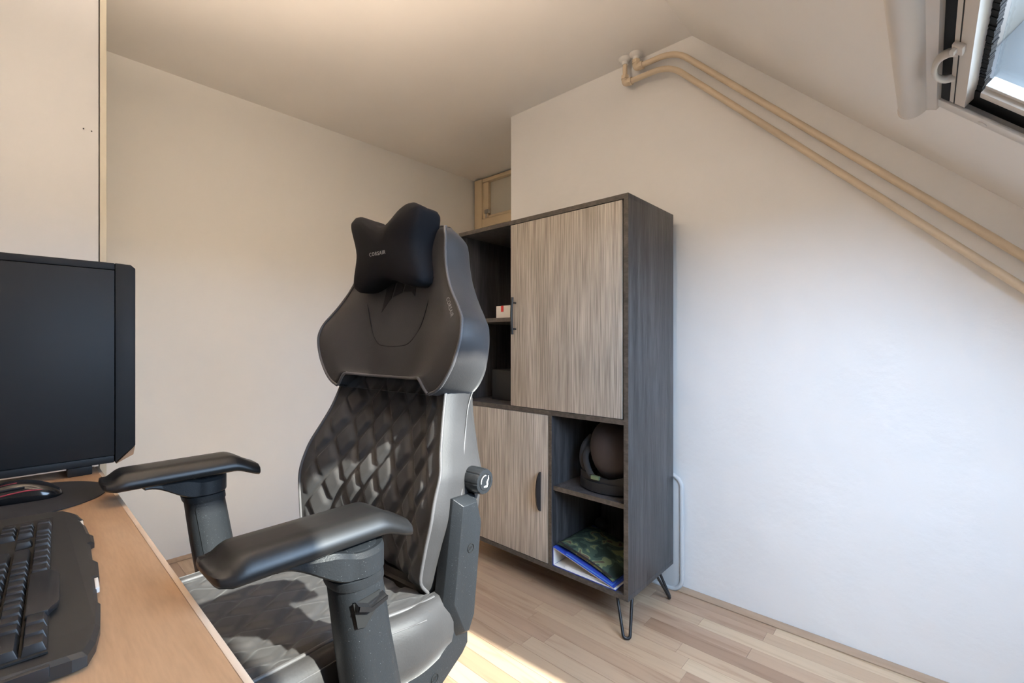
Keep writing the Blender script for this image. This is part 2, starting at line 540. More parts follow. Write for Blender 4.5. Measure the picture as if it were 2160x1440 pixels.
# door with transom light at the end of the alcove
door = struct(thing('door_1', 'cream painted door frame with transom light in the alcove', 'door', (-2.2, YF + 0.06, 0)))
del door['category']
def dbox(n, x0, x1, z0, z1, d, mat, parent=door, bevel=0.003, back=0.0):
    return box(n, (x0 + 2.2, -d, z0), (x1 + 2.2, -back, z1), mat, parent, bevel)
dbox('door_jamb', -2.672, -2.589, 0, 2.328, 0.07, M['cream'])
dbox('door_jamb', -1.86, -1.775, 0, 2.328, 0.07, M['cream'])
dbox('door_head', -2.587, -1.862, 2.300, 2.328, 0.065, M['cream'])
dbox('transom_bar', -2.587, -1.862, 1.95, 2.012, 0.07, M['cream'])
ts = dbox('transom_sash', -2.585, -2.525, 2.016, 2.296, 0.06, M['cream'])
dbox('transom_sash', -1.92, -1.866, 2.016, 2.296, 0.06, M['cream'])
dbox('transom_sash', -2.522, -1.923, 2.016, 2.035, 0.06, M['cream'])
dbox('transom_pane', -2.524, -1.921, 2.036, 2.298, 0.035, M['transom'], back=0.02, bevel=0)
dbox('door_leaf', -2.585, -1.866, 0.008, 1.945, 0.045, M['cream'])
lt = dbox('transom_latch', -2.545, -2.505, 2.045, 2.075, 0.085, M['steel'], back=0.06)
lathe('latch_rod', [(0.005, 0), (0.005, 0.05)], M['steel'], lt, 10, (-2.532 + 2.2, -0.078, 2.012))
hd = bpy.data.objects['door_leaf']
tube('door_handle', bendpath([(0.27, -0.045, 1.0), (0.27, -0.095, 1.0), (0.16, -0.095, 1.0)], 0.02), 0.009, M['steel'], hd)

# ------------------------------------------------------------------ roof window
win = struct(thing('window_1', 'roof window with beige sash and black seals in the sloping ceiling', 'window', tuple(roof(WQ0, WY0, 0)), (0, math.atan2(MS, 1), 0)))
del win['category']
# local frame: x down the slope, y along the roof, z outwards
WH = WY1 - WY0; WL = WQ1 - WQ0
def wbox(n, q0, q1, y0, y1, o0, o1, mat, bevel=0.0015, parent=win):
    return box(n, (q0, y0, o0), (q1, y1, o1), mat, parent, bevel)
e = 0.002
wbox('frame_rail', e, 0.0205, e, WH - e, -0.003, 0.045, M['rubber'])
wbox('frame_rail', WL - 0.02, WL - e, e, WH - e, 0.016, 0.045, M['rubber'])
for s in (0, 1):
    def yy(a, b_): return (a, b_) if s == 0 else (WH - b_, WH - a)
    y0, y1 = yy(e, 0.085); wbox('side_gasket', 0.022, WL - 0.022, y0, y1, 0.016, 0.045, M['rubber'])
    y0, y1 = yy(-0.004, 0.035); wbox('aluminium_trim', -0.002, WL, y0, y1, -0.008, -0.001, M['alu'])
    y0, y1 = yy(0.087, 0.112); wbox('sash_stile', 0.072, WL - 0.075, y0, y1, 0.008, 0.038, M['beige_metal'])
    y0, y1 = yy(0.114, 0.128); wbox('glazing_bead', 0.072, WL - 0.075, y0, y1, 0.016, 0.0355, M['beige_metal'], 0.003)
rail = wbox('sash_rail', 0.022, 0.055, 0.04, WH - 0.04, -0.004, 0.042, M['beige_metal'])
wbox('sash_groove', 0.0315, 0.0335, 0.04, WH - 0.041, -0.0046, 0.0, M['dark'], 0, rail)
wbox('sash_rail', WL - 0.07, WL - 0.022, 0.04, WH - 0.04, -0.004, 0.042, M['beige_metal'])
M['flashing'] = plain('grey_flashing', (0.09, 0.092, 0.09), 0.6)
wbox('flashing', 0.001, WL - 0.001, WH - 0.004, WH - 0.0005, 0.046, RT + 0.004, M['flashing'], 0)
wbox('flashing', 0.001, WL - 0.001, 0.0005, 0.004, 0.046, RT + 0.004, M['flashing'], 0)
wbox('flashing', 0.0005, 0.004, 0.005, WH - 0.005, 0.046, RT + 0.004, M['flashing'], 0)
wbox('flashing', WL - 0.004, WL - 0.0005, 0.005, WH - 0.005, 0.046, RT + 0.004, M['flashing'], 0)
# fuzzy brush seal
random.seed(3)
bv, bf = [], []
nb = 160
for i in range(nb):
    ya = 0.045 + (WH - 0.09) * i / nb; yb = ya + (WH - 0.09) / nb
    v, f = box_vf(0.0555, 0.067 + random.uniform(-0.001, 0.0012), ya, yb, 0.019 + random.uniform(-0.001, 0.001), 0.03)
    k = len(bv); bv += v; bf += [tuple(j + k for j in q) for q in f]
obj('brush_seal', bv, bf, M['rubber'], win)
wbox('glass_pane', 0.073, WL - 0.076, 0.129, WH - 0.129, 0.030, 0.034, M['pane'], 0)
sc_ = prism('trim_screw', [(0.10 + 0.009 * math.cos(a), WH - 0.012 + 0.009 * math.sin(a)) for a in [k * math.pi / 8 for k in range(16)]], -0.0095, -0.006, M['alu'], win)
# pull grip on the sash rail
gy = lambda Y: Y - WY0
grip = tube('pull_grip', spline([(0.027, gy(1.165), -0.004), (0.021, gy(1.155), -0.012), (0.012, gy(1.165), -0.021), (0.008, gy(1.195), -0.026), (0.010, gy(1.235), -0.025), (0.018, gy(1.262), -0.016), (0.028, gy(1.270), -0.004)], 6),
            0.0042, M['beige_metal'], win, 10, 2.0)
box('grip_catch', (0.024, gy(1.12), -0.012), (0.044, gy(1.152), -0.003), M['beige_metal'], win, 0.003)
box('grip_catch', (0.028, gy(1.125), -0.020), (0.036, gy(1.140), -0.011), M['beige_metal'], win, 0.002)

# roller blind cassette above the window
blind = thing('roller_blind', 'beige rolled-up blind cassette along the top of the roof window', 'blind', tuple(roof(0.0015, WY0 - 0.03, 0)), (0, math.atan2(MS, 1), 0))
BLN = WH + 0.03 + 0.015
prof = [(0.0, -0.001), (0.0, -0.012), (-0.010, -0.016), (-0.016, -0.020)] + \
       [(-0.044 + 0.028 * math.cos(a), -0.020 - 0.034 * math.sin(a)) for a in [math.pi * k / 12 for k in range(1, 12)]] + \
       [(-0.072, -0.020), (-0.074, -0.001)]
def extr_y(name, pr, y0, y1, mat, parent):
    rings = [[(a, yy_, b_) for a, b_ in pr] for yy_ in (y0, y1)]
    return loft(name, rings, mat, parent, sharp=35)
extr_y('cassette', prof, 0.003, BLN - 0.004, M['beige_metal'], blind)
prof2 = [(a * 1.02, b_ * 1.03) for a, b_ in prof]
extr_y('end_cap', prof2, BLN - 0.004, BLN, M['beige_metal'], blind)
extr_y('end_cap', prof2, 0.0, 0.003, M['beige_metal'], blind)

# ------------------------------------------------------------------ heating pipes on the back wall
def pipe(label, xe, ze, xb, yoff, xend, zend):
    py = YW - yoff
    t = thing('heating_pipe', label, 'pipe', (xe, py, ze), group='cream heating pipes along the sloped ceiling')
    sl = (zend - ze) / (xend - xb)
    x2 = 1.15; z2 = ze + sl * (x2 - xb)
    tube('pipe_run', bendpath([(0.012, 0, 0), (xb - xe, 0, 0), (x2 - xe, 0, z2 - ze)], 0.075, 10), 0.0118, M['pipe'], t, 14)
    tube('pipe_riser', [(0, 0, 0.012), (0, 0, CEIL - ze - 0.001)], 0.0105, M['pipe'], t, 14)
    el = tube('elbow', bendpath([(0.026, 0, 0), (0, 0, 0), (0, 0, 0.026)], 0.014, 6), 0.0150, M['pipe'], t, 14)
    lathe('compression_nut', [(0.0185, 0.018), (0.0185, 0.034)], M['pipe'], el, 6, sharp=20)
    lathe('compression_nut', [(0.0185, 0.018), (0.0185, 0.034)], M['pipe'], el, 6, sharp=20, fn=lambda a, b_, c: (c, b_, a))
    c = CEIL - ze
    lathe('ceiling_rosette', [(0.014, c - 0.030), (0.015, c - 0.016), (0.026, c - 0.010), (0.029, c - 0.004), (0.029, c - 0.0005)], M['white_plastic'], t, 24)
pipe('upper cream heating pipe, running nearest the sloped ceiling', -0.968, 2.276, -0.79, 0.048, 0.193, 1.287)
pipe('lower cream heating pipe with chipped paint, further below the slope', -1.022, 2.226, -0.815, 0.048, 0.193, 1.199)

# ------------------------------------------------------------------ highboard cabinet
CX0, CX1, CYF, CYB, CZ0, CZ1 = -1.712, -0.795, 1.490, 1.880, 0.121, 1.586
PT = 0.018
cab = thing('highboard_cabinet', 'tall charcoal wood cabinet with two greige doors on hairpin legs', 'cabinet', ((CX0 + CX1) / 2, (CYF + CYB) / 2, 0))
ox, oy = (CX0 + CX1) / 2, (CYF + CYB) / 2
def cb(n, x0, x1, y0, y1, z0, z1, mat=M['cab_dark'], bevel=0.0008, parent=cab):
    return box(n, (x0 - ox, y0 - oy, z0), (x1 - ox, y1 - oy, z1), mat, parent, bevel)
def panel(n, x0, x1, y0, y1, z0, z1):
    """board with a separate front edge band"""
    p = cb(n, x0, x1, y0 + 0.0012, y1, z0, z1)
    cb('edge_band', x0, x1, y0, y0 + 0.0011, z0, z1, M['cab_edge'], 0, p)
    return p
CM0, CM1 = 0.752, 0.771
XD1, XD2 = -1.368, -1.152        # dividers: upper (left of big door), lower (right of small door)
panel('top_panel', CX0, CX1, CYF, CYB, CZ1 - PT, CZ1)
panel('bottom_panel', CX0, CX1, CYF, CYB, CZ0, CZ0 + PT)
panel('side_panel', CX1 - PT, CX1, CYF, CYB, CZ0 + PT, CZ1 - PT)
panel('side_panel', CX0, CX0 + PT, CYF, CYB, CZ0 + PT, CZ1 - PT)
panel('middle_panel', CX0 + PT, CX1 - PT, CYF, CYB - 0.005, CM0, CM1)
panel('divider', XD1 - PT + 0.008, XD1 + 0.006, CYF + 0.02, CYB - 0.005, CM1, CZ1 - PT)
panel('divider', XD2 - 0.003, XD2 + 0.013, CYF, CYB - 0.005, CZ0 + PT, CM0)
cb('back_panel', CX0 + PT, CX1 - PT, CYB - 0.004, CYB, CZ0 + PT, CZ1 - PT)
panel('shelf', CX0 + PT, XD1 - PT + 0.008, CYF + 0.03, CYB - 0.006, 1.145, 1.163)
panel('shelf', XD2 + 0.013, CX1 - PT, CYF + 0.012, CYB - 0.006, 0.445, 0.463)
d1 = cb('door', XD1 + 0.004, CX1 - PT - 0.006, CYF - 0.001, CYF + 0.017, CM1 + 0.002, CZ1 - PT - 0.003, M['cab_door'])
d2 = cb('door', CX0 + PT + 0.003, XD2 - 0.006, CYF - 0.001, CYF + 0.017, CZ0 + PT + 0.003, CM0 - 0.002, M['cab_door'])
# bar handle of the upper door
hx = -1.335 - ox; hy = CYF - oy
h1 = tube('handle', spline([(hx, hy - 0.022, 1.085), (hx, hy - 0.026, 1.125), (hx, hy - 0.028, 1.165), (hx, hy - 0.026, 1.205), (hx, hy - 0.022, 1.245)], 6), 0.0055, M['black_metal'], d1, 10)
for z in (1.108, 1.222):
    tube('handle_post', [(hx, hy - 0.001, z), (hx, hy - 0.024, z)], 0.004, M['black_metal'], d1, 8)
# half-moon handle of the lower door
hx = XD2 - 0.045 - ox
arc = [(hy - 0.001 - 0.030 * math.sin(a), 0.430 - 0.082 * math.cos(a)) for a in [math.pi * k / 16 for k in range(17)]]
prism('half_moon_handle', arc, hx - 0.003, hx + 0.003, M['black_metal'], d2, axis='x', bevel=0.0008)
# hairpin legs
def hairpin(cx_, cy_, sx, sy):
    A_, B_, T_ = ((-0.055, 0.018), (-0.010, 0.048), (0.006, -0.022)) if sy < 0 else ((-0.055, 0.050), (-0.010, 0.140), (0.008, 0.055))
    pt = lambda q, z: Vector((cx_ + sx * q[0], cy_ - sy * q[1] if sy > 0 else cy_ + q[1], z))
    a, b_, t = pt(A_, CZ0), pt(B_, CZ0), pt(T_, 0.0058)
    d = (b_ - a).normalized() * 0.011
    return tube('hairpin_leg', bendpath([a, t - d, t + d, b_], 0.018, 6), 0.0056, M['black_metal'], cab, 8)
for sx, xx in ((1, CX1 - ox), (-1, CX0 - ox)):
    for sy, yy_ in ((-1, CYF - oy), (1, CYB - oy)):
        hairpin(xx, yy_, sx, sy)

# plastic lid standing behind the cabinet
def rrect(w, h, r, n=6):
    p = []
    for cx_, cz_, a0 in ((w / 2 - r, h / 2 - r, 0), (-w / 2 + r, h / 2 - r, 90), (-w / 2 + r, -h / 2 + r, 180), (w / 2 - r, -h / 2 + r, 270)):
        for k in range(n + 1):
            a = R(a0 + 90 * k / n); p.append((cx_ + r * math.cos(a), cz_ + r * math.sin(a)))
    return p
lid = thing('plastic_lid', 'translucent plastic storage lid standing behind the charcoal cabinet', 'lid', (-0.99, 1.905, 0.0), (0, 0, 0))
prism('lid_panel', [(a, b_ + 0.246) for a, b_ in rrect(0.45, 0.49, 0.05)], -0.006, 0.0, M['frosted'], lid, axis='y', bevel=0.002)
tube('lid_rim', [(a, -0.004, b_ + 0.246) for a, b_ in rrect(0.445, 0.485, 0.05)], 0.0095, M['frosted'], lid, 8, closed=True)

# small white carton with a red label on the upper shelf
wb = thing('small_carton', 'small white carton with a red label on the upper shelf', 'box', (-1.44, 1.60, 1.1635))
box('carton', (-0.078, -0.045, 0), (0.05, 0.045, 0.058), M['white_card'], wb, 0.001)
box('red_label', (-0.046, -0.0458, 0.030), (-0.030, -0.0448, 0.0583), M['seal_red'], wb)
box('red_label', (-0.046, -0.0455, 0.0575), (-0.030, 0.045, 0.0585), M['seal_red'], wb)
# black box below it
bb = thing('black_box', 'black box with a small white emblem, below the white carton', 'box', (-1.46, 1.70, CM1 + 0.0005))
box('carton', (-0.13, -0.10, 0), (0.076, 0.10, 0.145), M['black_card'], bb, 0.003)
tube('emblem', [(0.045 + 0.005 * math.cos(a), -0.1006, 0.088 + 0.009 * math.sin(a)) for a in [k * math.pi / 8 for k in range(16)]], 0.0013, M['print_grey'], bb, 6, closed=True)
text_mesh('lettering', 'CORSAIR', 0.014, M['print_grey'], bb, lambda a, b_, c: (a + 0.045, -0.1006 - c, b_ + 0.070), spacing=1.1)

# brown rounded bag with straps on the lower shelf
bag = thing('helmet_bag', 'dark brown rounded soft case with black straps on the small shelf', 'bag', (-0.955, 1.66, 0.4635))
def ellipsoid(name, c, r, tilt, mat, parent, nu=28, nv=18):
    rot = Matrix.Rotation(tilt, 3, 'Y'); rings = []
    for i in range(nv + 1):
        a = math.pi * i / nv; rr = max(math.sin(a), 0.001) ** 0.85
        rings.append([tuple(Vector(c) + rot @ Vector((r[0] * rr * math.cos(2 * math.pi * k / nu), r[1] * rr * math.sin(2 * math.pi * k / nu), -r[2] * math.cos(a)))) for k in range(nu)])
    return loft(name, rings, mat, parent)
dome = ellipsoid('dome', (0.020, 0.0, 0.152), (0.105, 0.110, 0.126), R(-14), M['brown_fabric'], bag)
rot = Matrix.Rotation(R(-14), 3, 'Y')
seam = [tuple(Vector((0.035, 0, 0.150)) + rot @ Vector((0.055 * math.cos(a) + 0.032, -0.085 + 0.02 * math.cos(a), 0.115 * math.sin(a)))) for a in [k * 2 * math.pi / 32 for k in range(32)]]
def ribbon(name, pts, h, t, mat, parent):
    P = [Vector(p) for p in pts]; rings = []
    for i, p in enumerate(P):
        d = (P[min(i + 1, len(P) - 1)] - P[max(i - 1, 0)]); nrm = Vector((d.y, -d.x, 0)).normalized() if d.xy.length > 1e-5 else Vector((0, -1, 0))
        up = d.cross(nrm).normalized()
        if up.z < 0: up = -up
        rings.append([p - nrm * t + up * 0, p + nrm * t, p + nrm * t + up * h, p - nrm * t + up * h])
    return loft(name, rings, mat, parent, sharp=30)
ribbon('strap', spline([(-0.115, 0.06, 0.006), (-0.118, -0.02, 0.004), (-0.095, -0.085, 0.006), (-0.02, -0.118, 0.004), (0.06, -0.118, 0.006), (0.125, -0.09, 0.010)], 8), 0.036, 0.004, M['strap'], bag)
ribbon('strap', spline([(-0.125, 0.0, 0.035), (-0.10, -0.075, 0.040), (-0.03, -0.108, 0.036), (0.05, -0.112, 0.030), (0.12, -0.10, 0.050)], 8), 0.030, 0.005, M['strap'], bag)
tube('webbing_loop', spline([(-0.06, -0.080, 0.05), (-0.095, -0.075, 0.10), (-0.098, -0.06, 0.16), (-0.078, -0.03, 0.20)], 8), 0.013, M['strap'], bag, 8, 0.35)
tube('webbing_loop', spline([(-0.02, -0.11, 0.045), (-0.055, -0.10, 0.085), (-0.078, -0.08, 0.13), (-0.070, -0.05, 0.17)], 8), 0.012, M['strap'], bag, 8, 0.35)
box('buckle', (-0.025, -0.128, 0.052), (0.012, -0.114, 0.067), M['olive'], bag, 0.003)
cardp = thing('notebook', 'thin dark notebook with white pages lying under the brown soft case', 'notebook', (-0.995, 1.60, 0.4632))

# blue ring binder lying on the cabinet floor
bz = CZ0 + PT
bd = thing('ring_binder', 'blue lever-arch binder lying open-ended on the cabinet floor', 'binder', (-1.135, 1.497, bz + 0.0005))
BW, BHs = 0.285, 0.076
ang = math.atan2(BHs - 0.006, BW)
box('cover', (0.0, 0, 0), (BW, 0.30, 0.0025), M['blue'], bd)
box('cover_lining', (0.0028, 0.0005, 0.0026), (BW - 0.001, 0.2995, 0.0042), M['paper'], bd)
box('spine', (-0.0025, 0, 0), (0.0, 0.30, BHs), M['blue'], bd)
box('spine_lining', (0.0002, 0.0005, 0.0045), (0.0016, 0.2995, BHs - 0.002), M['paper'], bd)
def tilt(x, y, z):
    return (x * math.cos(ang) + z * math.sin(ang) , y, BHs - 0.002 - x * math.sin(ang) + z * math.cos(ang))
box('cover', (0.0, 0, 0), (BW, 0.30, 0.0025), M['blue'], bd, fn=tilt)
box('cover_lining', (0.002, -0.0006, -0.0016), (BW, 0.2995, -0.0001), M['cardboard'], bd, fn=tilt)
box('paper_stack', (0.05, 0.012, 0.0044), (0.23, 0.285, 0.010), M['paper'], bd)
def at_tilt(dx, dy, dz):
    c = Vector(tilt(dx, dy, dz)) + bd.location
    return tuple(c)
fo = thing('document_folder', 'light blue thin folder between the binder and the camouflage pouch', 'folder', at_tilt(0.06, 0.004, 0.003), (0, ang, 0))
box('cover', (0, 0, 0), (0.215, 0.27, 0.0016), M['ltblue'], fo)
box('paper_stack', (0.004, 0.002, 0.0017), (0.212, 0.268, 0.0052), M['ltblue'], fo)
box('cover', (0, 0, 0.0053), (0.215, 0.27, 0.0068), M['blue'], fo)
pc = thing('camouflage_pouch', 'green camouflage cloth pouch lying on top of the folders', 'pouch', at_tilt(0.004, 0.0, 0.0105), (0, ang, 0))
rings = []
for i in range(17):
    t = i / 16
    xw = 0.268 * t
    th = 0.005 + 0.026 * math.sin(math.pi * min(1, t * 1.02)) ** 0.6
    rings.append([(xw, 0.012 + 0.25 * (0.5 - 0.5 * math.cos(a)), 0.5 * th + 0.5 * th * (1 if math.sin(a) > 0 else 0.94) * math.copysign(abs(math.sin(a)) ** 0.55, math.sin(a))) for a in [2 * math.pi * k / 20 for k in range(20)]])
loft('pouch_body', rings, M['camo'], pc)
tube('pouch_zip', spline([(0.01, 0.010, 0.022), (0.09, 0.008, 0.026), (0.18, 0.008, 0.026), (0.26, 0.010, 0.018)], 6), 0.003, M['strap'], pc, 8)
bk = thing('cloth_roll', 'small black rolled cloth behind the camouflage pouch', 'cloth', (-1.100, 1.765, bz + BHs + 0.0015))
ellipsoid('rolled_fabric', (0.012, 0.03, 0.022), (0.030, 0.034, 0.022), R(10), M['strap'], bk, 16, 10)

# ------------------------------------------------------------------ wardrobe
wd = thing('wardrobe', 'tall white wardrobe with a plain door beyond the computer', 'wardrobe', (-2.44, -0.2, 0))
def wx(n, x0, x1, y0, y1, z0, z1, mat, bevel=0.001, parent=wd):
    return box(n, (x0 + 2.44, y0 + 0.2, z0), (x1 + 2.44, y1 + 0.2, z1), mat, parent, bevel)
WT = 2.325
wx('side_panel', XA + 0.004, -2.2, 0.219, 0.237, 0.0, WT, M['wardrobe_edge'])
wx('side_panel', XA + 0.004, -2.2, YB + 0.004, YB + 0.022, 0.0, WT, M['wardrobe_edge'])
wx('carcass', XA + 0.004, -2.225, YB + 0.023, 0.218, 0.05, WT, M['dark'])
wx('plinth', -2.24, -2.215, YB + 0.023, 0.218, 0.0, 0.05, M['wardrobe'])
wdoor = wx('door', -2.222, -2.2, -0.205, 0.2155, 0.055, WT - 0.003, M['wardrobe'])
wx('door', -2.222, -2.2, YB + 0.024, -0.209, 0.055, WT - 0.003, M['wardrobe'])
for (yy_, zz) in ((0.176, 1.802), (0.197, 1.80)):
    prism('screw_hole', [(yy_ + 0.2 + 0.0022 * math.cos(a), zz + 0.0028 * math.sin(a)) for a in [k * math.pi / 4 for k in range(8)]], 0.2395, 0.2403, M['dark'], wdoor, axis='x')

# ------------------------------------------------------------------ desk
DZ, DY, DX0, DX1 = 0.73, 0.156, -1.595, -0.10
desk = thing('desk', 'beech-veneer desk carrying the computer, keyboard and mouse', 'desk', (-0.85, -0.2, 0))
def dk(n, x0, x1, y0, y1, z0, z1, mat=M['desk'], bevel=0.001):
    return box(n, (x0 + 0.85, y0 + 0.2, z0), (x1 + 0.85, y1 + 0.2, z1), mat, desk, bevel)
dk('tabletop', DX0, DX1, YB + 0.03, DY - 0.0075, DZ - 0.025, DZ)
dk('edge_strip', DX0, DX1, DY - 0.0073, DY, DZ - 0.025, DZ - 0.0003, M['desk_edge'], 0.002)
for x0 in (DX0 + 0.03, DX1 - 0.055):
    dk('side_support', x0, x0 + 0.025, YB + 0.06, DY - 0.10, 0.0, DZ - 0.0255)
dk('back_rail', DX0 + 0.058, DX1 - 0.058, YB + 0.08, YB + 0.10, 0.38, DZ - 0.0255)

# ------------------------------------------------------------------ computer tower
pc_ = thing('computer_tower', 'large black computer tower standing on the desk', 'computer', (-1.61, -0.05, DZ))
def tw(n, x0, x1, y0, y1, z0, z1, mat=M['case'], bevel=0.0015, parent=pc_):
    return box(n, (x0 + 1.61, y0 + 0.05, z0 - DZ), (x1 + 1.61, y1 + 0.05, z1 - DZ), mat, parent, bevel)
tw('chassis', -1.725, -1.504, -0.275, 0.175, 0.758, 1.226)
tw('side_panel', -1.5038, -1.4985, -0.272, 0.1765, 0.770, 1.2295)
tw('bottom_rail', -1.722, -1.500, -0.275, 0.176, 0.7515, 0.7685)
tw('top_panel', -1.727, -1.498, -0.277, 0.177, 1.2305, 1.2475, M['case_front'], 0.003)
prism('front_bezel', [(0.178 + 0.05, 0.7515 - DZ), (0.217 + 0.05, 0.788 - DZ), (0.217 + 0.05, 1.238 - DZ), (0.208 + 0.05, 1.2465 - DZ), (0.178 + 0.05, 1.2475 - DZ)],
      -1.727 + 1.61, -1.4985 + 1.61, M['case_front'], pc_, axis='x', bevel=0.0015)
prism('reflection_strip', [(0.180 + 0.05, 0.7475 - DZ), (0.2135 + 0.05, 0.765 - DZ), (0.2165 + 0.05, 0.786 - DZ)], -1.715 + 1.61, -1.501 + 1.61, M['desk_reflection'], pc_, axis='x')  # desk reflection under the bezel, built as a coloured strip
tw('front_button', -1.56, -1.545, 0.2165, 0.2185, 0.865, 0.885, M['gloss_black'])
for x0 in (-1.715, -1.535):
    for y0 in (-0.25, 0.092):
        tw('foot', x0, x0 + 0.034, y0, y0 + 0.044, 0.7303, 0.7512, M['case_front'], 0.003)

# ------------------------------------------------------------------ mouse mat and mouse
mat_ = lathe('mouse_mat', [(0.131, 0.0), (0.133, 0.0008), (0.133, 0.0022), (0.131, 0.003)], M['mat_cloth'], None, 56, (0, 0, 0))
mat_.location = (-1.345, 0.014, DZ + 0.0003)
tag(mat_, 'round black cloth mouse mat on the desk under the mouse', 'mouse mat')
mouse = thing('computer_mouse', 'glossy black computer mouse with painted red glints on the round mat', 'mouse', (-1.352, 0.012, DZ + 0.0036), (0, 0, R(-8)))
def mouse_shell(name, zs, mat, z0, top=True):
    rings = []
    for i in range(25):
        t = i / 24; y = -0.060 + 0.125 * t
        w = 0.031 * (max(0.001, 1 - abs(2 * t - 1) ** 3.2)) ** 0.5 * (1 - 0.10 * math.sin(math.pi * t) + 0.08 * t)
        hgt = zs * (0.30 + 0.70 * math.sin(math.pi * min(1, 0.12 + t * 0.86)) ** 0.9) * (max(0.001, 1 - abs(2 * t - 1) ** 5)) ** 0.4
        rings.append([(w * math.copysign(abs(math.cos(a)) ** 0.8, math.cos(a)), y, z0 + (hgt * math.sin(a) ** 0.75 if math.sin(a) > 0 else 0)) for a in [2 * math.pi * k / 28 for k in range(28)]])
    return loft(name, rings, mat, mouse)
mouse_shell('body', 0.039, M['gloss_black'], 0.0)
tube('side_glint', spline([(0.030, -0.045, 0.014), (0.0295, -0.01, 0.020), (0.027, 0.02, 0.022), (0.020, 0.043, 0.016)], 8), 0.0022, M['red'], mouse, 8, 0.5)  # reflected streak along the side, painted as a thin red strip
tube('thumb_button', spline([(0.0265, -0.035, 0.025), (0.0255, -0.012, 0.0285), (0.024, 0.012, 0.029)], 8), 0.0028, M['plastic'], mouse, 8, 0.7)
tube('top_glint', spline([(0.010, -0.045, 0.0275), (0.012, -0.02, 0.0345), (0.012, 0.0, 0.0372)], 8), 0.0018, M['red'], mouse, 6, 0.5)
lathe('scroll_wheel', [(0.011, -0.0035), (0.012, 0.0), (0.011, 0.0035)], M['plastic'], mouse, 20, fn=lambda a, b_, c: (c, b_ - 0.035, a + 0.022))

# ------------------------------------------------------------------ keyboard
kb = thing('gaming_keyboard', 'black keyboard with a wide notched wrist rest near the desk edge', 'keyboard', (-0.885, 0.0, DZ), (0, 0, R(-3.0)))
KX = 0.272
outline = [(-KX, -0.11), (-KX, 0.040), (-KX + 0.006, 0.055), (-KX + 0.03, 0.069), (-0.205, 0.076), (-0.202, 0.072), (-0.165, 0.078), (-0.118, 0.081), (-0.110, 0.085), (-0.074, 0.085), (-0.068, 0.080),
           (0.005, 0.080), (0.015, 0.085), (0.070, 0.084), (0.074, 0.080), (0.150, 0.079), (0.156, 0.081), (0.215, 0.078), (0.250, 0.073), (KX, 0.066), (KX + 0.003, 0.055), (KX + 0.003, -0.11)]
n_ = len(outline)
def ktop(x, y):
    if y > 0.045: return 0.020 - 0.006 * smooth01(0.045, 0.09, y)
    return 0.020 + 0.004 * smooth01(0.03, -0.11, y)
kv = [(x, y, 0.003) for x, y in outline] + [(x, y, ktop(x, y) - 0.004) for x, y in outline] + [(x * 0.985, y - (0.004 if y > 0 else -0.004), ktop(x, y)) for x, y in outline]
kf = [tuple(range(n_ - 1, -1, -1)), tuple(range(2 * n_, 3 * n_))]
for lv in (0, 1):
    kf += [(lv * n_ + i, lv * n_ + (i + 1) % n_, (lv + 1) * n_ + (i + 1) % n_, (lv + 1) * n_ + i) for i in range(n_)]
case = obj('case', kv, kf, M['kbd'], kb)
box('end_panel', (KX - 0.004, 0.002, 0.006), (KX + 0.0055, 0.040, 0.0185), M['key'], kb, 0.002)
box('end_panel', (KX - 0.004, -0.045, 0.006), (KX + 0.0055, -0.002, 0.0185), M['key'], kb, 0.002)
box('light_slot', (-0.200, 0.0715, 0.006), (-0.160, 0.0755, 0.013), M['white_plastic'], kb, 0.001)
box('light_slot', (0.076, 0.0785, 0.006), (0.110, 0.0825, 0.013), M['white_plastic'], kb, 0.001)
for sx in (-1, 1):
    for yy_ in (-0.09, 0.05):
        box('foot', (sx * 0.2 - 0.01, yy_ - 0.006, 0.0004), (sx * 0.2 + 0.01, yy_ + 0.006, 0.004), M['rubber'], kb)
box('key_bed', (-0.225, -0.085, 0.0195), (0.253, 0.0385, 0.0215), M['dark'], kb)
KP = 0.0205
KY = 0.0192
key_meshes = {}
def key(xc, yc, u, d=1.0, z=0.0215, hgt=0.0085):
    kk = (u, d)
    w, dd = KP * u - 0.0016, KY * d - 0.0016
    if kk not in key_meshes:
        tx, ty = w / 2 - 0.0028, dd / 2 - 0.0024
        v = [(-w / 2, -dd / 2, 0), (w / 2, -dd / 2, 0), (w / 2, dd / 2, 0), (-w / 2, dd / 2, 0), (-tx, -ty - 0.0008, hgt), (tx, -ty - 0.0008, hgt), (tx, ty - 0.0008, hgt), (-tx, ty - 0.0008, hgt)]
        o = obj('key', v, box_vf(0, 1, 0, 1, 0, 1)[1], M['key'], kb)
        bev(o, 0.0009, 2)
        key_meshes[kk] = o.data
    else:
        o = bpy.data.objects.new('key', key_meshes[kk]); COL.objects.link(o); o.parent = kb
    o.location = (xc, yc, z)
def krow(y0, groups):
    for start, widths in groups:
        x = 0.250 - start * KP
        for u in widths:
            if u == 6.25:
                x -= u * KP; continue
            if u > 0: key(x - u * KP / 2, y0, u)
            x -= abs(u) * KP
Y1 = 0.029
krow(Y1, [(0, [1.25] * 3), (10, [1.25] * 4), (15.25, [1, 1, 1]), (18.5, [2, 1])])
krow(Y1 - KY, [(0, [2.25] + [1] * 10 + [2.75]), (16.25, [1]), (18.5, [1, 1, 1])])
krow(Y1 - 2 * KY, [(0, [1.75] + [1] * 11 + [2.25]), (18.5, [1, 1, 1])])
krow(Y1 - 3 * KY, [(0, [1.5] + [1] * 12 + [1.5]), (15.25, [1, 1, 1]), (18.5, [1, 1, 1])])
krow(Y1 - 4 * KY, [(0, [1] * 13 + [2]), (15.25, [1, 1, 1]), (18.5, [1, 1, 1])])
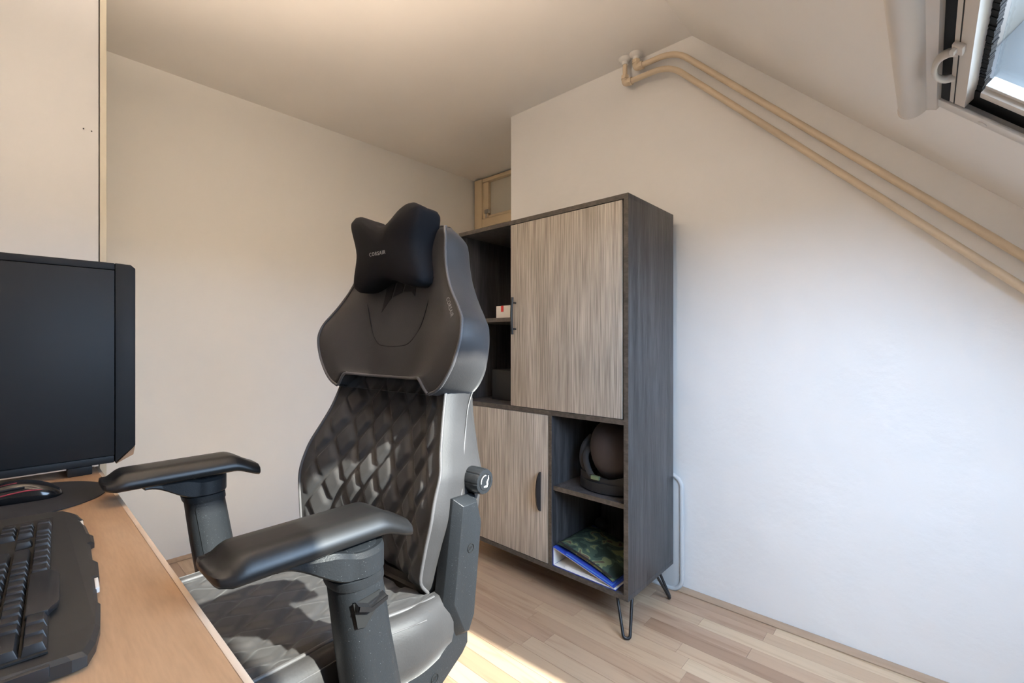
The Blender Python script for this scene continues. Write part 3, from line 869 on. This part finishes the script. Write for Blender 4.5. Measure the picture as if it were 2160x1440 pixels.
krow(Y1 - 5.4 * KY, [(0, [1]), (2, [1] * 4), (6.5, [1] * 4), (11, [1] * 4), (15.25, [1, 1, 1])])
# space bar with a bulging lower edge
xs0, xs1 = 0.250 - 10 * KP + 0.0006, 0.250 - 3.75 * KP - 0.0006
sb = [(xs0, Y1 - 0.009), (xs1, Y1 - 0.009)] + [(xs1 + (xs0 - xs1) * k / 16, Y1 + 0.009 + 0.0085 * smooth01(0, 0.5, math.sin(math.pi * k / 16))) for k in range(17)]
prism('space_bar', sb, 0.0215, 0.0290, M['key'], kb, bevel=0.0018)

# ------------------------------------------------------------------ gaming chair
chair = thing('gaming_chair', 'grey quilted leatherette gaming chair with black armrests and head pillow', 'chair', (-0.929, 0.315, 0.0), (0, 0, R(5)))
AL = R(10)
def B(x, s, d):
    """backrest space: x across, s up along the back, d depth towards the rear"""
    return (x, 0.20 + s * math.sin(AL) + d * math.cos(AL), 0.55 + s * math.cos(AL) - d * math.sin(AL))

WL_ = [(0, 0.215), (0.05, 0.222), (0.10, 0.232), (0.17, 0.245), (0.23, 0.243), (0.29, 0.222), (0.35, 0.203), (0.41, 0.192), (0.47, 0.185)]
OFF = [(0, 0.0), (0.08, -0.012), (0.17, -0.020), (0.26, -0.004), (0.35, 0.018), (0.42, 0.028), (0.47, 0.032)]
DEP = [(0, 0.095), (0.1, 0.120), (0.3, 0.128), (0.42, 0.120), (0.53, 0.090), (0.65, 0.112), (0.75, 0.105), (0.80, 0.085)]
def quilt(x, s):
    a1 = x / PX + s / PS; a2 = x / PX - s / PS
    puff = 1.0
    for a in (a1, a2):
        f = abs(a - round(a)) * 2          # 0 on the line, 1 half way
        puff *= smooth01(0.05, 0.50, f) * 0.9 + 0.1
    return puff
def low_front(x, s, W):
    t = abs(x) / W
    d = interp(OFF, s) + 0.042 * (1 - smooth01(0.42, 1.04, t))
    d += 0.030 * (1 - smooth01(0, 0.05, s)) ** 2
    d -= 0.0105 * quilt(x, s) * (1 - smooth01(0.78, 0.99, t))
    return d
NS, NX = 150, 150
fr_v, fr_f, fr_uv = [], [], []
for i in range(NS + 1):
    s = 0.47 * i / NS; W = interp(WL_, s)
    for j in range(NX + 1):
        x = W * (2 * j / NX - 1)
        fr_v.append(B(x, s, low_front(x, s, W))); fr_uv.append((x, s))
for i in range(NS):
    for j in range(NX):
        a = i * (NX + 1) + j
        fr_f.append((a, a + 1, a + NX + 2, a + NX + 1))
back = obj('quilted_backrest', fr_v, fr_f, M['quilt'], chair, True, fr_uv)
# side gussets and rear shell
rings = []
for i in range(61):
    s = 0.47 * i / 60; W = interp(WL_, s); de = low_front(W, s, W); D = interp(DEP, s) + 0.005
    bt = 0.025 * (1 - smooth01(0, 0.05, s)) ** 2
    pts = []
    for sg in (1, -1):
        seq = [(W, de), (W + 0.006, de + 0.012), (W + 0.009, de + 0.03), (W + 0.010, (de + D) / 2), (W + 0.006, D - 0.03 - bt), (W - 0.006, D - 0.008 - bt), (W - 0.03, D - bt), (W * 0.5, D + 0.012 - bt)]
        if sg == -1: seq = list(reversed([(-a, b_) for a, b_ in seq]))
        pts += seq
    rings.append([B(a, s, b_) for a, b_ in pts])
loft('rear_shell', rings, M['leather'], chair, closed=False, cap=False)
obj('rear_shell_base', [rings[0][k] for k in range(len(rings[0]))], [tuple(range(len(rings[0])))], M['leather'], chair)
for sg in (1, -1):
    tube('piping', [B(sg * (interp(WL_, s) + 0.001), s, low_front(interp(WL_, s), s, interp(WL_, s)) - 0.001) for s in [0.43 * k / 50 for k in range(51)]], 0.0036, M['piping'], chair, 8)
    tube('side_seam', spline([B(sg * (interp(WL_, s) + 0.0095), s, d) for s, d in ((0.43, 0.112), (0.38, 0.088), (0.30, 0.066), (0.2, 0.046), (0.1, 0.045), (0.03, 0.050), (0.012, 0.060))], 8), 0.0016, M['piping'], chair, 6)

# upper wing panel
WU = [(0.395, 0.168), (0.402, 0.188), (0.415, 0.208), (0.44, 0.230), (0.47, 0.248), (0.52, 0.262), (0.55, 0.256), (0.58, 0.234), (0.61, 0.208), (0.64, 0.186), (0.68, 0.166), (0.72, 0.155), (0.75, 0.150), (0.77, 0.142), (0.787, 0.126), (0.796, 0.105), (0.80, 0.08)]
OU = [(0.395, 0.012), (0.44, 0.002), (0.52, -0.008), (0.6, 0.008), (0.68, 0.018), (0.76, 0.020), (0.80, 0.030)]
def up_front(x, s, W):
    t = abs(x) / W
    amp = interp([(0.395, 0.030), (0.52, 0.040), (0.62, 0.020), (0.8, 0.004)], s)
    d = interp(OU, s) + amp * (1 - smooth01(0.35, 0.92, t)) - 0.012
    d += 0.025 * smooth01(0.765, 0.80, s) ** 2
    return d
def sb_(t):          # lower border arches up in the middle
    return 0.397 + 0.032 * (1 - smooth01(0.80, 1.02, t))
NS, NX = 70, 60
uv_, uf_ = [], []
for i in range(NS + 1):
    tau = i / NS
    for j in range(NX + 1):
        q = 2 * j / NX - 1
        s0 = sb_(abs(q)); s = s0 + (0.80 - s0) * tau
        sw = 0.395 + (0.80 - 0.395) * tau
        W = interp(WU, s if tau > 0.25 else sw + (s - sw) * tau / 0.25)
        x = W * q
        uv_.append(B(x, s, up_front(x, s, W)))
for i in range(NS):
    for j in range(NX):
        a = i * (NX + 1) + j
        uf_.append((a, a + 1, a + NX + 2, a + NX + 1))
# lower lip turning back to the quilted panel
k0 = len(uv_)
for j in range(NX + 1):
    p = Vector(uv_[j]); uv_.append(tuple(p + Vector(B(0, 0, 0.045)) - Vector(B(0, 0, 0)) + Vector((0, 0, 0.004))))
for j in range(NX):
    uf_.append((j + 1, j, k0 + j, k0 + j + 1))
wing = obj('upper_wing_panel', uv_, uf_, M['leather'], chair, True)
bv_rings = []
for i in range(61):
    s = 0.395 + (0.80 - 0.395) * i / 60; W = interp(WU, s); de = up_front(W, s, W); D = interp(DEP, s)
    D = max(D - 0.05 * smooth01(0.75, 0.80, s), de + 0.01)
    pts = []
    for sg in (1, -1):
        seq = [(W, de), (W + 0.006, de + 0.010), (W + 0.008, de * 0.6 + D * 0.4), (W + 0.003, de * 0.25 + D * 0.75), (W - 0.012, D - 0.006), (W - 0.04, D), (W * 0.4, D + 0.008)]
        if sg == -1: seq = list(reversed([(-a, b_) for a, b_ in seq]))
        pts += seq
    bv_rings.append([B(a, s, b_) for a, b_ in pts])
loft('upper_rear_shell', bv_rings, M['leather'], chair, closed=False, cap=False)
obj('wing_cap', bv_rings[-1], [tuple(range(len(bv_rings[-1])))], M['leather'], chair)
obj('wing_cap', bv_rings[0], [tuple(range(len(bv_rings[0])))], M['leather'], chair)
pp = [B(interp(WU, s) + 0.001, s, up_front(interp(WU, s), s, interp(WU, s)) - 0.001) for s in [0.396 + (0.797 - 0.396) * k / 60 for k in range(61)]]
pl = [B(-interp(WU, s) - 0.001, s, up_front(interp(WU, s), s, interp(WU, s)) - 0.001) for s in [0.396 + (0.797 - 0.396) * k / 60 for k in range(61)]]
topc = [B(x, 0.800, up_front(x, 0.80, 0.09) - 0.001) for x in (0.08, 0.04, 0, -0.04, -0.08)]
tube('piping', pp + topc + list(reversed(pl)), 0.0034, M['piping'], chair, 8)
tube('piping', [tuple(Vector(uv_[j]) + Vector((0, -0.001, 0))) for j in range(NX + 1)], 0.0034, M['piping'], chair, 8)
def on_wing(x, s, lift=0.0005):
    return B(x, s, up_front(x, s, interp(WU, s)) - lift)
# fine seams on the wing panel
tube('centre_seam', spline([on_wing(x, s, 0.0) for x, s in ((-0.128, 0.66), (-0.112, 0.60), (-0.090, 0.545), (-0.062, 0.512), (-0.03, 0.503), (0.03, 0.503), (0.062, 0.512), (0.090, 0.545), (0.112, 0.60), (0.128, 0.66))], 6), 0.0010, M['black_print'], chair, 6)
text_mesh('lettering', 'CORSAIR', 0.0125, M['print_grey'], chair, lambda a, b_, c: on_wing(0.209 + a * 0.58 + b_ * 0.81, 0.582 - a * 0.81 + b_ * 0.58, 0.0008 + c * 0.3), spacing=1.1)
# dark emblem below the pillow: three sail shapes
def sail(pts):
    P = [Vector(p) for p in pts]
    v = [on_wing(p.x, p.y, 0.0012) for p in P] + [on_wing(p.x, p.y, -0.001) for p in P]
    n = len(P)
    return v, [tuple(range(n))] + [tuple(range(2 * n - 1, n - 1, -1))] + [(i, (i + 1) % n, n + (i + 1) % n, n + i) for i in range(n)]
for pts in ([(-0.062, 0.690), (-0.052, 0.640), (-0.060, 0.588), (-0.028, 0.622), (-0.016, 0.690)],
            [(-0.013, 0.695), (-0.012, 0.660), (-0.022, 0.625), (0.010, 0.634), (0.020, 0.695)],
            [(0.023, 0.690), (0.022, 0.655), (0.016, 0.636), (0.046, 0.634), (0.060, 0.622), (0.056, 0.660), (0.040, 0.690)]):
    obj('emblem_sail', *sail(pts), M['black_print'], chair)

# head pillow
TP = R(13)
def PL(x, v, w):
    """pillow space: x across, v up, w towards the rear; top leans forward"""
    s = 0.722 + v * math.cos(TP) + w * math.sin(TP) * 0.6
    d = -0.045 - v * math.sin(TP) + w * math.cos(TP)
    return B(x, s, d)
ctl = [(-0.118, 0.088), (-0.085, 0.092), (0.0, 0.055), (0.085, 0.092), (0.118, 0.088), (0.128, 0.070), (0.110, 0.0), (0.128, -0.070), (0.118, -0.090), (0.085, -0.092), (0.0, -0.068), (-0.085, -0.092), (-0.118, -0.090), (-0.128, -0.070), (-0.110, 0.0), (-0.128, 0.070)]
ol = cspline([(a, b_, 0) for a, b_ in ctl], 6)
prings = []
for sc2, w in ((0.03, -0.016), (0.4, -0.0155), (0.7, -0.012), (0.88, -0.007), (0.96, -0.001), (1.0, 0.008), (0.995, 0.025), (0.98, 0.045), (0.985, 0.062), (0.94, 0.074), (0.85, 0.080), (0.4, 0.084), (0.03, 0.084)):
    prings.append([PL(p.x * sc2, p.y * sc2, w) for p in ol])
pil = loft('head_pillow', prings, M['velvet'], chair)
text_mesh('lettering', 'CORSAIR', 0.0125, M['print_grey'], pil, lambda a, b_, c: PL(a - 0.002, b_ - 0.012, -0.0167 - c), spacing=1.25)
for sg in (1, -1):
    ribbon('pillow_strap', [B(sg * 0.05, 0.70, 0.02), B(sg * 0.05, 0.805, 0.045), B(sg * 0.05, 0.80, 0.09)], 0.004, 0.002, M['strap'], pil)

# recline bracket covers and knobs
def bracket(name, poly, x0, x1, inset, sg, parent, mat):
    """plate in the y-z plane with a chamfered outer face"""
    cy_ = sum(p[0] for p in poly) / len(poly); cz_ = sum(p[1] for p in poly) / len(poly)
    n = len(poly)
    ins = []
    for i in range(n):
        p0, p1, p2 = Vector(poly[i - 1]), Vector(poly[i]), Vector(poly[(i + 1) % n])
        e1 = (p1 - p0).normalized(); e2 = (p2 - p1).normalized()
        n1 = Vector((-e1.y, e1.x)); n2 = Vector((-e2.y, e2.x)); b_ = (n1 + n2)
        k = inset / max(0.35, (1 + n1.dot(n2)))
        ins.append(p1 + b_ * k)
    xm = x1 - (x1 - x0) * 0.42
    v = [(sg * x0, a, b_) for a, b_ in poly] + [(sg * xm, a, b_) for a, b_ in poly] + [(sg * x1, p.x, p.y) for p in ins]
    f = [tuple(range(n - 1, -1, -1)), tuple(range(2 * n, 3 * n))]
    for lv in (0, 1):
        f += [(lv * n + i, lv * n + (i + 1) % n, (lv + 1) * n + (i + 1) % n, (lv + 1) * n + i) for i in range(n)]
    o = obj(name, v, f, mat, parent)
    return bev(o, 0.0012, 2)
UB = [(0.250, 0.742), (0.244, 0.700), (0.222, 0.545), (0.256, 0.470), (0.285, 0.462), (0.306, 0.500), (0.328, 0.684), (0.312, 0.740)]
LB = [(0.262, 0.532), (0.218, 0.520), (0.190, 0.488), (0.140, 0.470), (0.095, 0.440), (0.060, 0.395), (0.06, 0.36), (0.18, 0.36), (0.285, 0.415), (0.306, 0.435), (0.306, 0.530)]
for sg in (1, -1):
    lo_ = bracket('hinge_cover', LB, 0.222, 0.262, 0.016, sg, chair, M['plastic'])
    up_ = bracket('recline_cover', UB, 0.236, 0.278, 0.014, sg, chair, M['plastic'])
    for par, (yc, zc), xf in ((up_, (0.282, 0.640), 0.278), (lo_, (0.200, 0.420), 0.262)):
        tube('emblem_ring', [(sg * (xf + 0.0005), yc + 0.0085 * math.cos(a), zc + 0.0085 * math.sin(a)) for a in [k * math.pi / 10 for k in range(20)]], 0.0009, M['black_print'], par, 6, closed=True)
        for k in (-1, 0, 1):
            prism('emblem_mark', [(yc + k * 0.0036 - 0.0026, zc - 0.004), (yc + k * 0.0036 - 0.0004, zc - 0.002), (yc + k * 0.0036 + 0.0026, zc + 0.004), (yc + k * 0.0036 + 0.0002, zc + 0.003)],
                  sg * (xf - 0.001), sg * (xf + 0.0006), M['black_print'], par, axis='x')
ky, kz = 0.317, 0.765
rings = []
for r_, x in ((0.022, 0.236), (0.025, 0.242), (0.0265, 0.250), (0.0265, 0.280), (0.0245, 0.2855), (0.015, 0.2862)):
    rings.append([(x, ky + r_ * (1 - 0.055 * (abs(math.sin(4 * a)) < 0.38)) * math.cos(a), kz + r_ * (1 - 0.055 * (abs(math.sin(4 * a)) < 0.38)) * math.sin(a)) for a in [2 * math.pi * k / 64 for k in range(64)]])
knob = loft('lumbar_knob', rings, M['plastic'], chair, sharp=30)
xk = 0.2863
tube('icon_ring', [(xk, ky + 0.0165 * math.cos(a), kz + 0.0165 * math.sin(a)) for a in [k * math.pi / 14 for k in range(28)]], 0.0008, M['black_print'], knob, 6, closed=True)
tube('icon_arc', [(xk, ky + 0.0125 * math.cos(a), kz + 0.0125 * math.sin(a)) for a in [R(80 + k * 10) for k in range(12)]], 0.0009, M['print_white'], knob, 6)
prism('icon_seat', [(ky - 0.004, kz - 0.011), (ky + 0.006, kz - 0.012), (ky + 0.0085, kz - 0.006), (ky + 0.007, kz - 0.002), (ky + 0.0105, kz + 0.003), (ky + 0.0115, kz + 0.012),
                    (ky + 0.0085, kz + 0.004), (ky + 0.004, kz - 0.002), (ky + 0.0045, kz - 0.008), (ky - 0.004, kz - 0.0085)], xk - 0.0006, xk + 0.0006, M['print_white'], knob, axis='x')

# seat
SY0, SY1 = -0.27, 0.215
def seat_half(y):
    return 0.203 + 0.040 * smooth01(0.02, 0.215, y) 
def seat_z(x, y, W):
    t = abs(x) / W
    z = 0.545 + 0.012 * smooth01(0.6, 1.0, t) - 0.010 * smooth01(-0.18, -0.27, y) + 0.004 * smooth01(0.0, -0.15, y)
    return z + 0.0065 * quilt(x, y) * (1 - smooth01(0.9, 1, t))
NS, NX = 150, 130
v_, f_, u_ = [], [], []
for i in range(NS + 1):
    y = SY0 + (SY1 - SY0) * i / NS; W = seat_half(y)
    for j in range(NX + 1):
        x = W * (2 * j / NX - 1)
        v_.append((x, y, seat_z(x, y, W))); u_.append((x, y))
for i in range(NS):
    for j in range(NX):
        a = i * (NX + 1) + j
        f_.append((a, a + 1, a + NX + 2, a + NX + 1))
obj('quilted_seat', v_, f_, M['quilt'], chair, True, u_)
rings = []
prof_s = lambda W, zt: [(W, zt), (W + 0.010, zt + 0.006), (W + 0.024, zt + 0.004), (W + 0.036, zt - 0.008), (W + 0.043, zt - 0.030), (W + 0.045, zt - 0.07), (W + 0.035, zt - 0.105), (W - 0.02, zt - 0.115), (0.08, zt - 0.115)]
for i in range(41):
    t = i / 40; y = SY0 + (SY1 + 0.03 - SY0) * t
    W = min(seat_half(y), 0.243); zt = seat_z(W, min(y, SY1), W)
    fr = 0.020 * smooth01(0.08, 0.0, t)
    seq = [(a - fr * (a > W), b_ - fr * 0.6 * (b_ < zt - 0.001)) for a, b_ in prof_s(W - 0.02 * smooth01(0.78, 1.0, t), zt)]
    ring = [(a, y, b_) for a, b_ in seq] + [(-a, y, b_) for a, b_ in reversed(seq)]
    rings.append(ring)
loft('seat_bolster', rings, M['leather'], chair, closed=False, cap=False)
obj('seat_underside', [p for r in rings for p in (r[8], r[9])], [(2 * i, 2 * i + 1, 2 * i + 3, 2 * i + 2) for i in range(40)], M['strap'], chair)
obj('seat_front', rings[0] + [(seat_half(SY0) * q, SY0, seat_z(seat_half(SY0) * q, SY0, seat_half(SY0))) for q in (-0.6, 0, 0.6)], [tuple(range(18)) + (18, 19, 20)], M['leather'], chair)
obj('seat_rear', rings[-1], [tuple(range(18))], M['leather'], chair)
for sg in (1, -1):
    tube('piping', [(sg * (seat_half(y) + 0.001), y, seat_z(seat_half(y), y, seat_half(y)) + 0.003) for y in [SY0 + (SY1 - SY0) * k / 40 for k in range(41)]], 0.0035, M['piping'], chair, 8)
    tube('seat_seam', [(sg * (seat_half(y) + 0.0365), y, seat_z(seat_half(y), y, seat_half(y)) - 0.0085) for y in [SY0 + 0.06 + (0.17 - SY0 - 0.06) * k / 30 for k in range(31)]], 0.0011, M['piping'], chair, 6)

# armrests
def armrest(sg, padrot, px_, py0):
    arm = bpy.data.objects.new('armrest', None)
    # pad, built along its own y axis
    LEN, HW = 0.272, 0.051
    cr, sr = math.cos(padrot), math.sin(padrot)
    rings = []
    for i in range(41):
        t = i / 40; y = LEN * t
        zt = 0.791 - 0.016 * smooth01(0.12, 0.0, t) ** 1.3 - 0.030 * smooth01(0.78, 1.04, t)
        zb = 0.759 - 0.020 * smooth01(0.80, 1.04, t) - 0.002
        w = HW * (1 - 0.09 * smooth01(0.08, 0.0, t) ** 1.5 - 0.10 * smooth01(0.93, 1.0, t))
        zb = min(zb + 0.004 * smooth01(0.05, 0, t), zt - 0.010)
        zm = zb + (zt - zb) * 0.35
        prof_ = [(-w * 0.86, zb), (-w * 0.98, zb + 0.004), (-w, zm), (-w * 0.93, zm + 0.008), (-w * 0.72, zt - 0.003), (-w * 0.62, zt - 0.0006), (-w * 0.3, zt), (0, zt), (w * 0.3, zt), (w * 0.62, zt - 0.0006), (w * 0.72, zt - 0.003), (w * 0.93, zm + 0.008), (w, zm), (w * 0.98, zb + 0.004), (w * 0.86, zb)]
        ym = py0 + y
        rings.append([(px_ + a * cr - (y - LEN * 0.6) * sr, py0 + LEN * 0.6 + a * sr + (y - LEN * 0.6) * cr, b_) for a, b_ in prof_])
    f0 = rings[0]; fc = sum((Vector(p) for p in f0), Vector()) / len(f0)
    dirv = (Vector(rings[0][0]) - Vector(rings[2][0])).normalized()
    nose = [[tuple(fc + (Vector(p) - fc) * k + dirv * e_) for p in f0] for k, e_ in ((0.45, 0.0065), (0.80, 0.0045), (0.93, 0.0022))]
    f1 = rings[-1]; fc1 = sum((Vector(p) for p in f1), Vector()) / len(f1); dv1 = (Vector(rings[-1][0]) - Vector(rings[-3][0])).normalized()
    tail = [[tuple(fc1 + (Vector(p) - fc1) * k + dv1 * e_) for p in f1] for k, e_ in ((0.93, 0.0022), (0.80, 0.0045), (0.45, 0.0065))]
    pad = loft('arm_pad', nose + rings + tail, M['pad'], chair, sharp=75)
    # swivel holder: thin tongue under the pad growing into a round head over the post
    xp = sg * 0.292
    rings = []
    N = 26
    for i in range(N + 1):
        t = i / N; y = -0.105 + 0.157 * t
        yc = 0.008
        rr = 0.044
        if y < yc - 0.02: w = 0.020 + 0.018 * smooth01(-0.105, -0.02, y)
        else: w = 0.038 + 0.006 * smooth01(-0.02, 0.005, y)
        if y > yc: w = math.sqrt(max(rr ** 2 - (y - yc) ** 2, 0.0001))
        zt = 0.7565 - 0.0085 * smooth01(-0.04, -0.005, y)
        zb = 0.747 - 0.036 * smooth01(-0.10, -0.015, y)
        xo = px_ + (xp - px_) * smooth01(-0.12, 0.0, y)
        rings.append([(xo + a * w, y, b_) for a, b_ in ((-0.86, zb), (-1, zb + 0.003), (-1, zt - 0.006), (-0.82, zt), (0.82, zt), (1, zt - 0.006), (1, zb + 0.003), (0.86, zb))])
    hold = loft('swivel_holder', rings, M['plastic'], chair, sharp=35)
    lathe('swivel_cap', [(0.033, 0), (0.034, 0.002), (0.031, 0.0035)], M['plastic'], hold, 32, (xp, 0.006, 0.7475))
    # post
    def postring(z, rx, ry, yc, n=28):
        return [(xp + rx * math.copysign(abs(math.cos(a)) ** 0.75, math.cos(a)), yc + ry * math.copysign(abs(math.sin(a)) ** 0.75, math.sin(a)), z) for a in [2 * math.pi * k / n for k in range(n)]]
    loft('post_collar', [postring(0.7105, 0.037, 0.0395, 0.007), postring(0.7095, 0.0385, 0.041, 0.007), postring(0.699, 0.038, 0.0405, 0.009), postring(0.695, 0.037, 0.0395, 0.010)], M['plastic'], chair, sharp=35)
    post = loft('post', [postring(0.695, 0.0355, 0.038, 0.010), postring(0.60, 0.037, 0.040, 0.024), postring(0.52, 0.039, 0.042, 0.038), postring(0.44, 0.041, 0.044, 0.050)], M['plastic'], chair, sharp=45)
    if sg > 0:
        hx_ = xp + 0.0335
        prism('lever_recess', [(-0.017, 0.680), (0.028, 0.683), (0.020, 0.657), (0.002, 0.639), (-0.010, 0.643)], hx_ + 0.0015, hx_ + 0.0035, M['black_print'], post, axis='x')
        rings = [[(hx_ + 0.002 + d, y, z + dz) for y, z in ((-0.015, 0.672), (0.005, 0.663), (0.033, 0.669), (0.034, 0.675), (0.006, 0.669), (-0.014, 0.679))] for d, dz in ((0, 0.004), (0.010, 0.0), (0.013, 0.001))]
        loft('height_lever', rings, M['gloss_black'], post, smooth=False)
    else:
        def prow(z, k_):
            t = (0.680 - z) / 0.24
            rx, ry, yc = 0.0355 + 0.0055 * t + 0.0009, 0.038 + 0.006 * t + 0.0009, 0.010 + 0.040 * t
            out = []
            for q in range(9):
                a = R(-38 + 76 * q / 8) * k_
                out.append((xp + rx * abs(math.cos(a)) ** 0.75, yc + ry * math.copysign(abs(math.sin(a)) ** 0.75, math.sin(a)), z))
            return out
        rings = [prow(0.688, 0.86), prow(0.683, 1.0), prow(0.60, 1.0), prow(0.52, 1.0), prow(0.45, 1.0)]
        loft('inset_panel', rings, M['plastic'], post, closed=False, cap=False)
    # arm support running inwards under the seat
    tube('arm_support', bendpath([(xp, 0.050, 0.445), (xp, 0.050, 0.405), (sg * 0.10, 0.03, 0.405)], 0.03), 0.020, M['plastic'], chair, 10, 1.3)
    bpy.data.objects.remove(arm)
armrest(1, R(-4), 0.272, -0.174)
armrest(-1, R(-5), -0.284, -0.164)

# under-seat mechanism, gas lift and star base
box('tilt_mechanism', (-0.11, -0.12, 0.385), (0.11, 0.12, 0.43), M['plastic'], chair, 0.006)
lathe('gas_lift', [(0.027, 0.10), (0.027, 0.28), (0.018, 0.282), (0.018, 0.39)], M['black_metal'], chair, 20)
lathe('base_hub', [(0.045, 0.075), (0.048, 0.09), (0.040, 0.125), (0.032, 0.13)], M['plastic'], chair, 24)
for k in range(5):
    a = R(72 * k + 20); ca, sa = math.cos(a), math.sin(a)
    rings = []
    for r_, w, z0, z1 in ((0.03, 0.028, 0.075, 0.120), (0.12, 0.024, 0.075, 0.108), (0.26, 0.020, 0.068, 0.090), (0.315, 0.016, 0.066, 0.082)):
        rings.append([(ca * r_ - sa * b_, sa * r_ + ca * b_, c) for b_, c in ((-w, z0), (-w * 0.8, z1), (w * 0.8, z1), (w, z0))])
    spoke = loft('base_spoke', rings, M['plastic'], chair, smooth=False)
    cx_, cy_ = ca * 0.30, sa * 0.30
    for sd in (-1, 1):
        lathe('caster', [(0.026, -0.008), (0.031, -0.006), (0.031, 0.006), (0.026, 0.008)], M['rubber'], spoke, 20,
              fn=lambda x, y, z, cx_=cx_, cy_=cy_, ca=ca, sa=sa, sd=sd: (cx_ + ca * x - sa * (z + sd * 0.013), cy_ + sa * x + ca * (z + sd * 0.013), 0.0315 + y))
    lathe('caster_stem', [(0.006, 0.03), (0.006, 0.075)], M['black_metal'], spoke, 10, (cx_, cy_, 0))
bpy.data.objects.remove(cardp)

# ------------------------------------------------------------------ pendant uplighter added as ceiling fill light, above the desk end, outside the frame
fill_lamp = thing('added_fill_lamp', 'added unseen fill light, white hanging bowl throwing its light at the ceiling', 'fill_lamp', (-0.95, 0.18, 1.80))
lathe('shade', [(0.02, 0.0), (0.10, 0.012), (0.155, 0.05), (0.175, 0.10), (0.171, 0.10), (0.150, 0.053), (0.098, 0.017), (0.02, 0.005)], M['white_plastic'], fill_lamp, 40)
lathe('cord', [(0.003, 0.06), (0.003, CEIL - 1.80 - 0.02)], M['white_plastic'], fill_lamp, 8)
lathe('ceiling_cup', [(0.01, CEIL - 1.80 - 0.05), (0.045, CEIL - 1.80 - 0.03), (0.048, CEIL - 1.80 - 0.001)], M['white_plastic'], fill_lamp, 24)
M['fill_bulb'] = plain('fill_bulb_glass', (0.9, 0.88, 0.82), 0.3)
_b = M['fill_bulb'].node_tree.nodes['Principled BSDF']
_b.inputs['Emission Color'].default_value = (1.0, 0.81, 0.63, 1)
_b.inputs['Emission Strength'].default_value = FILL_RAD
lathe('fill_lamp_socket', [(0.018, 0.006), (0.018, 0.022)], M['white_plastic'], fill_lamp, 16)
lathe('fill_bulb', [(0.004, 0.022), (0.022, 0.028), (0.030, 0.045), (0.022, 0.062), (0.004, 0.068)], M['fill_bulb'], fill_lamp, 20, sharp=80)
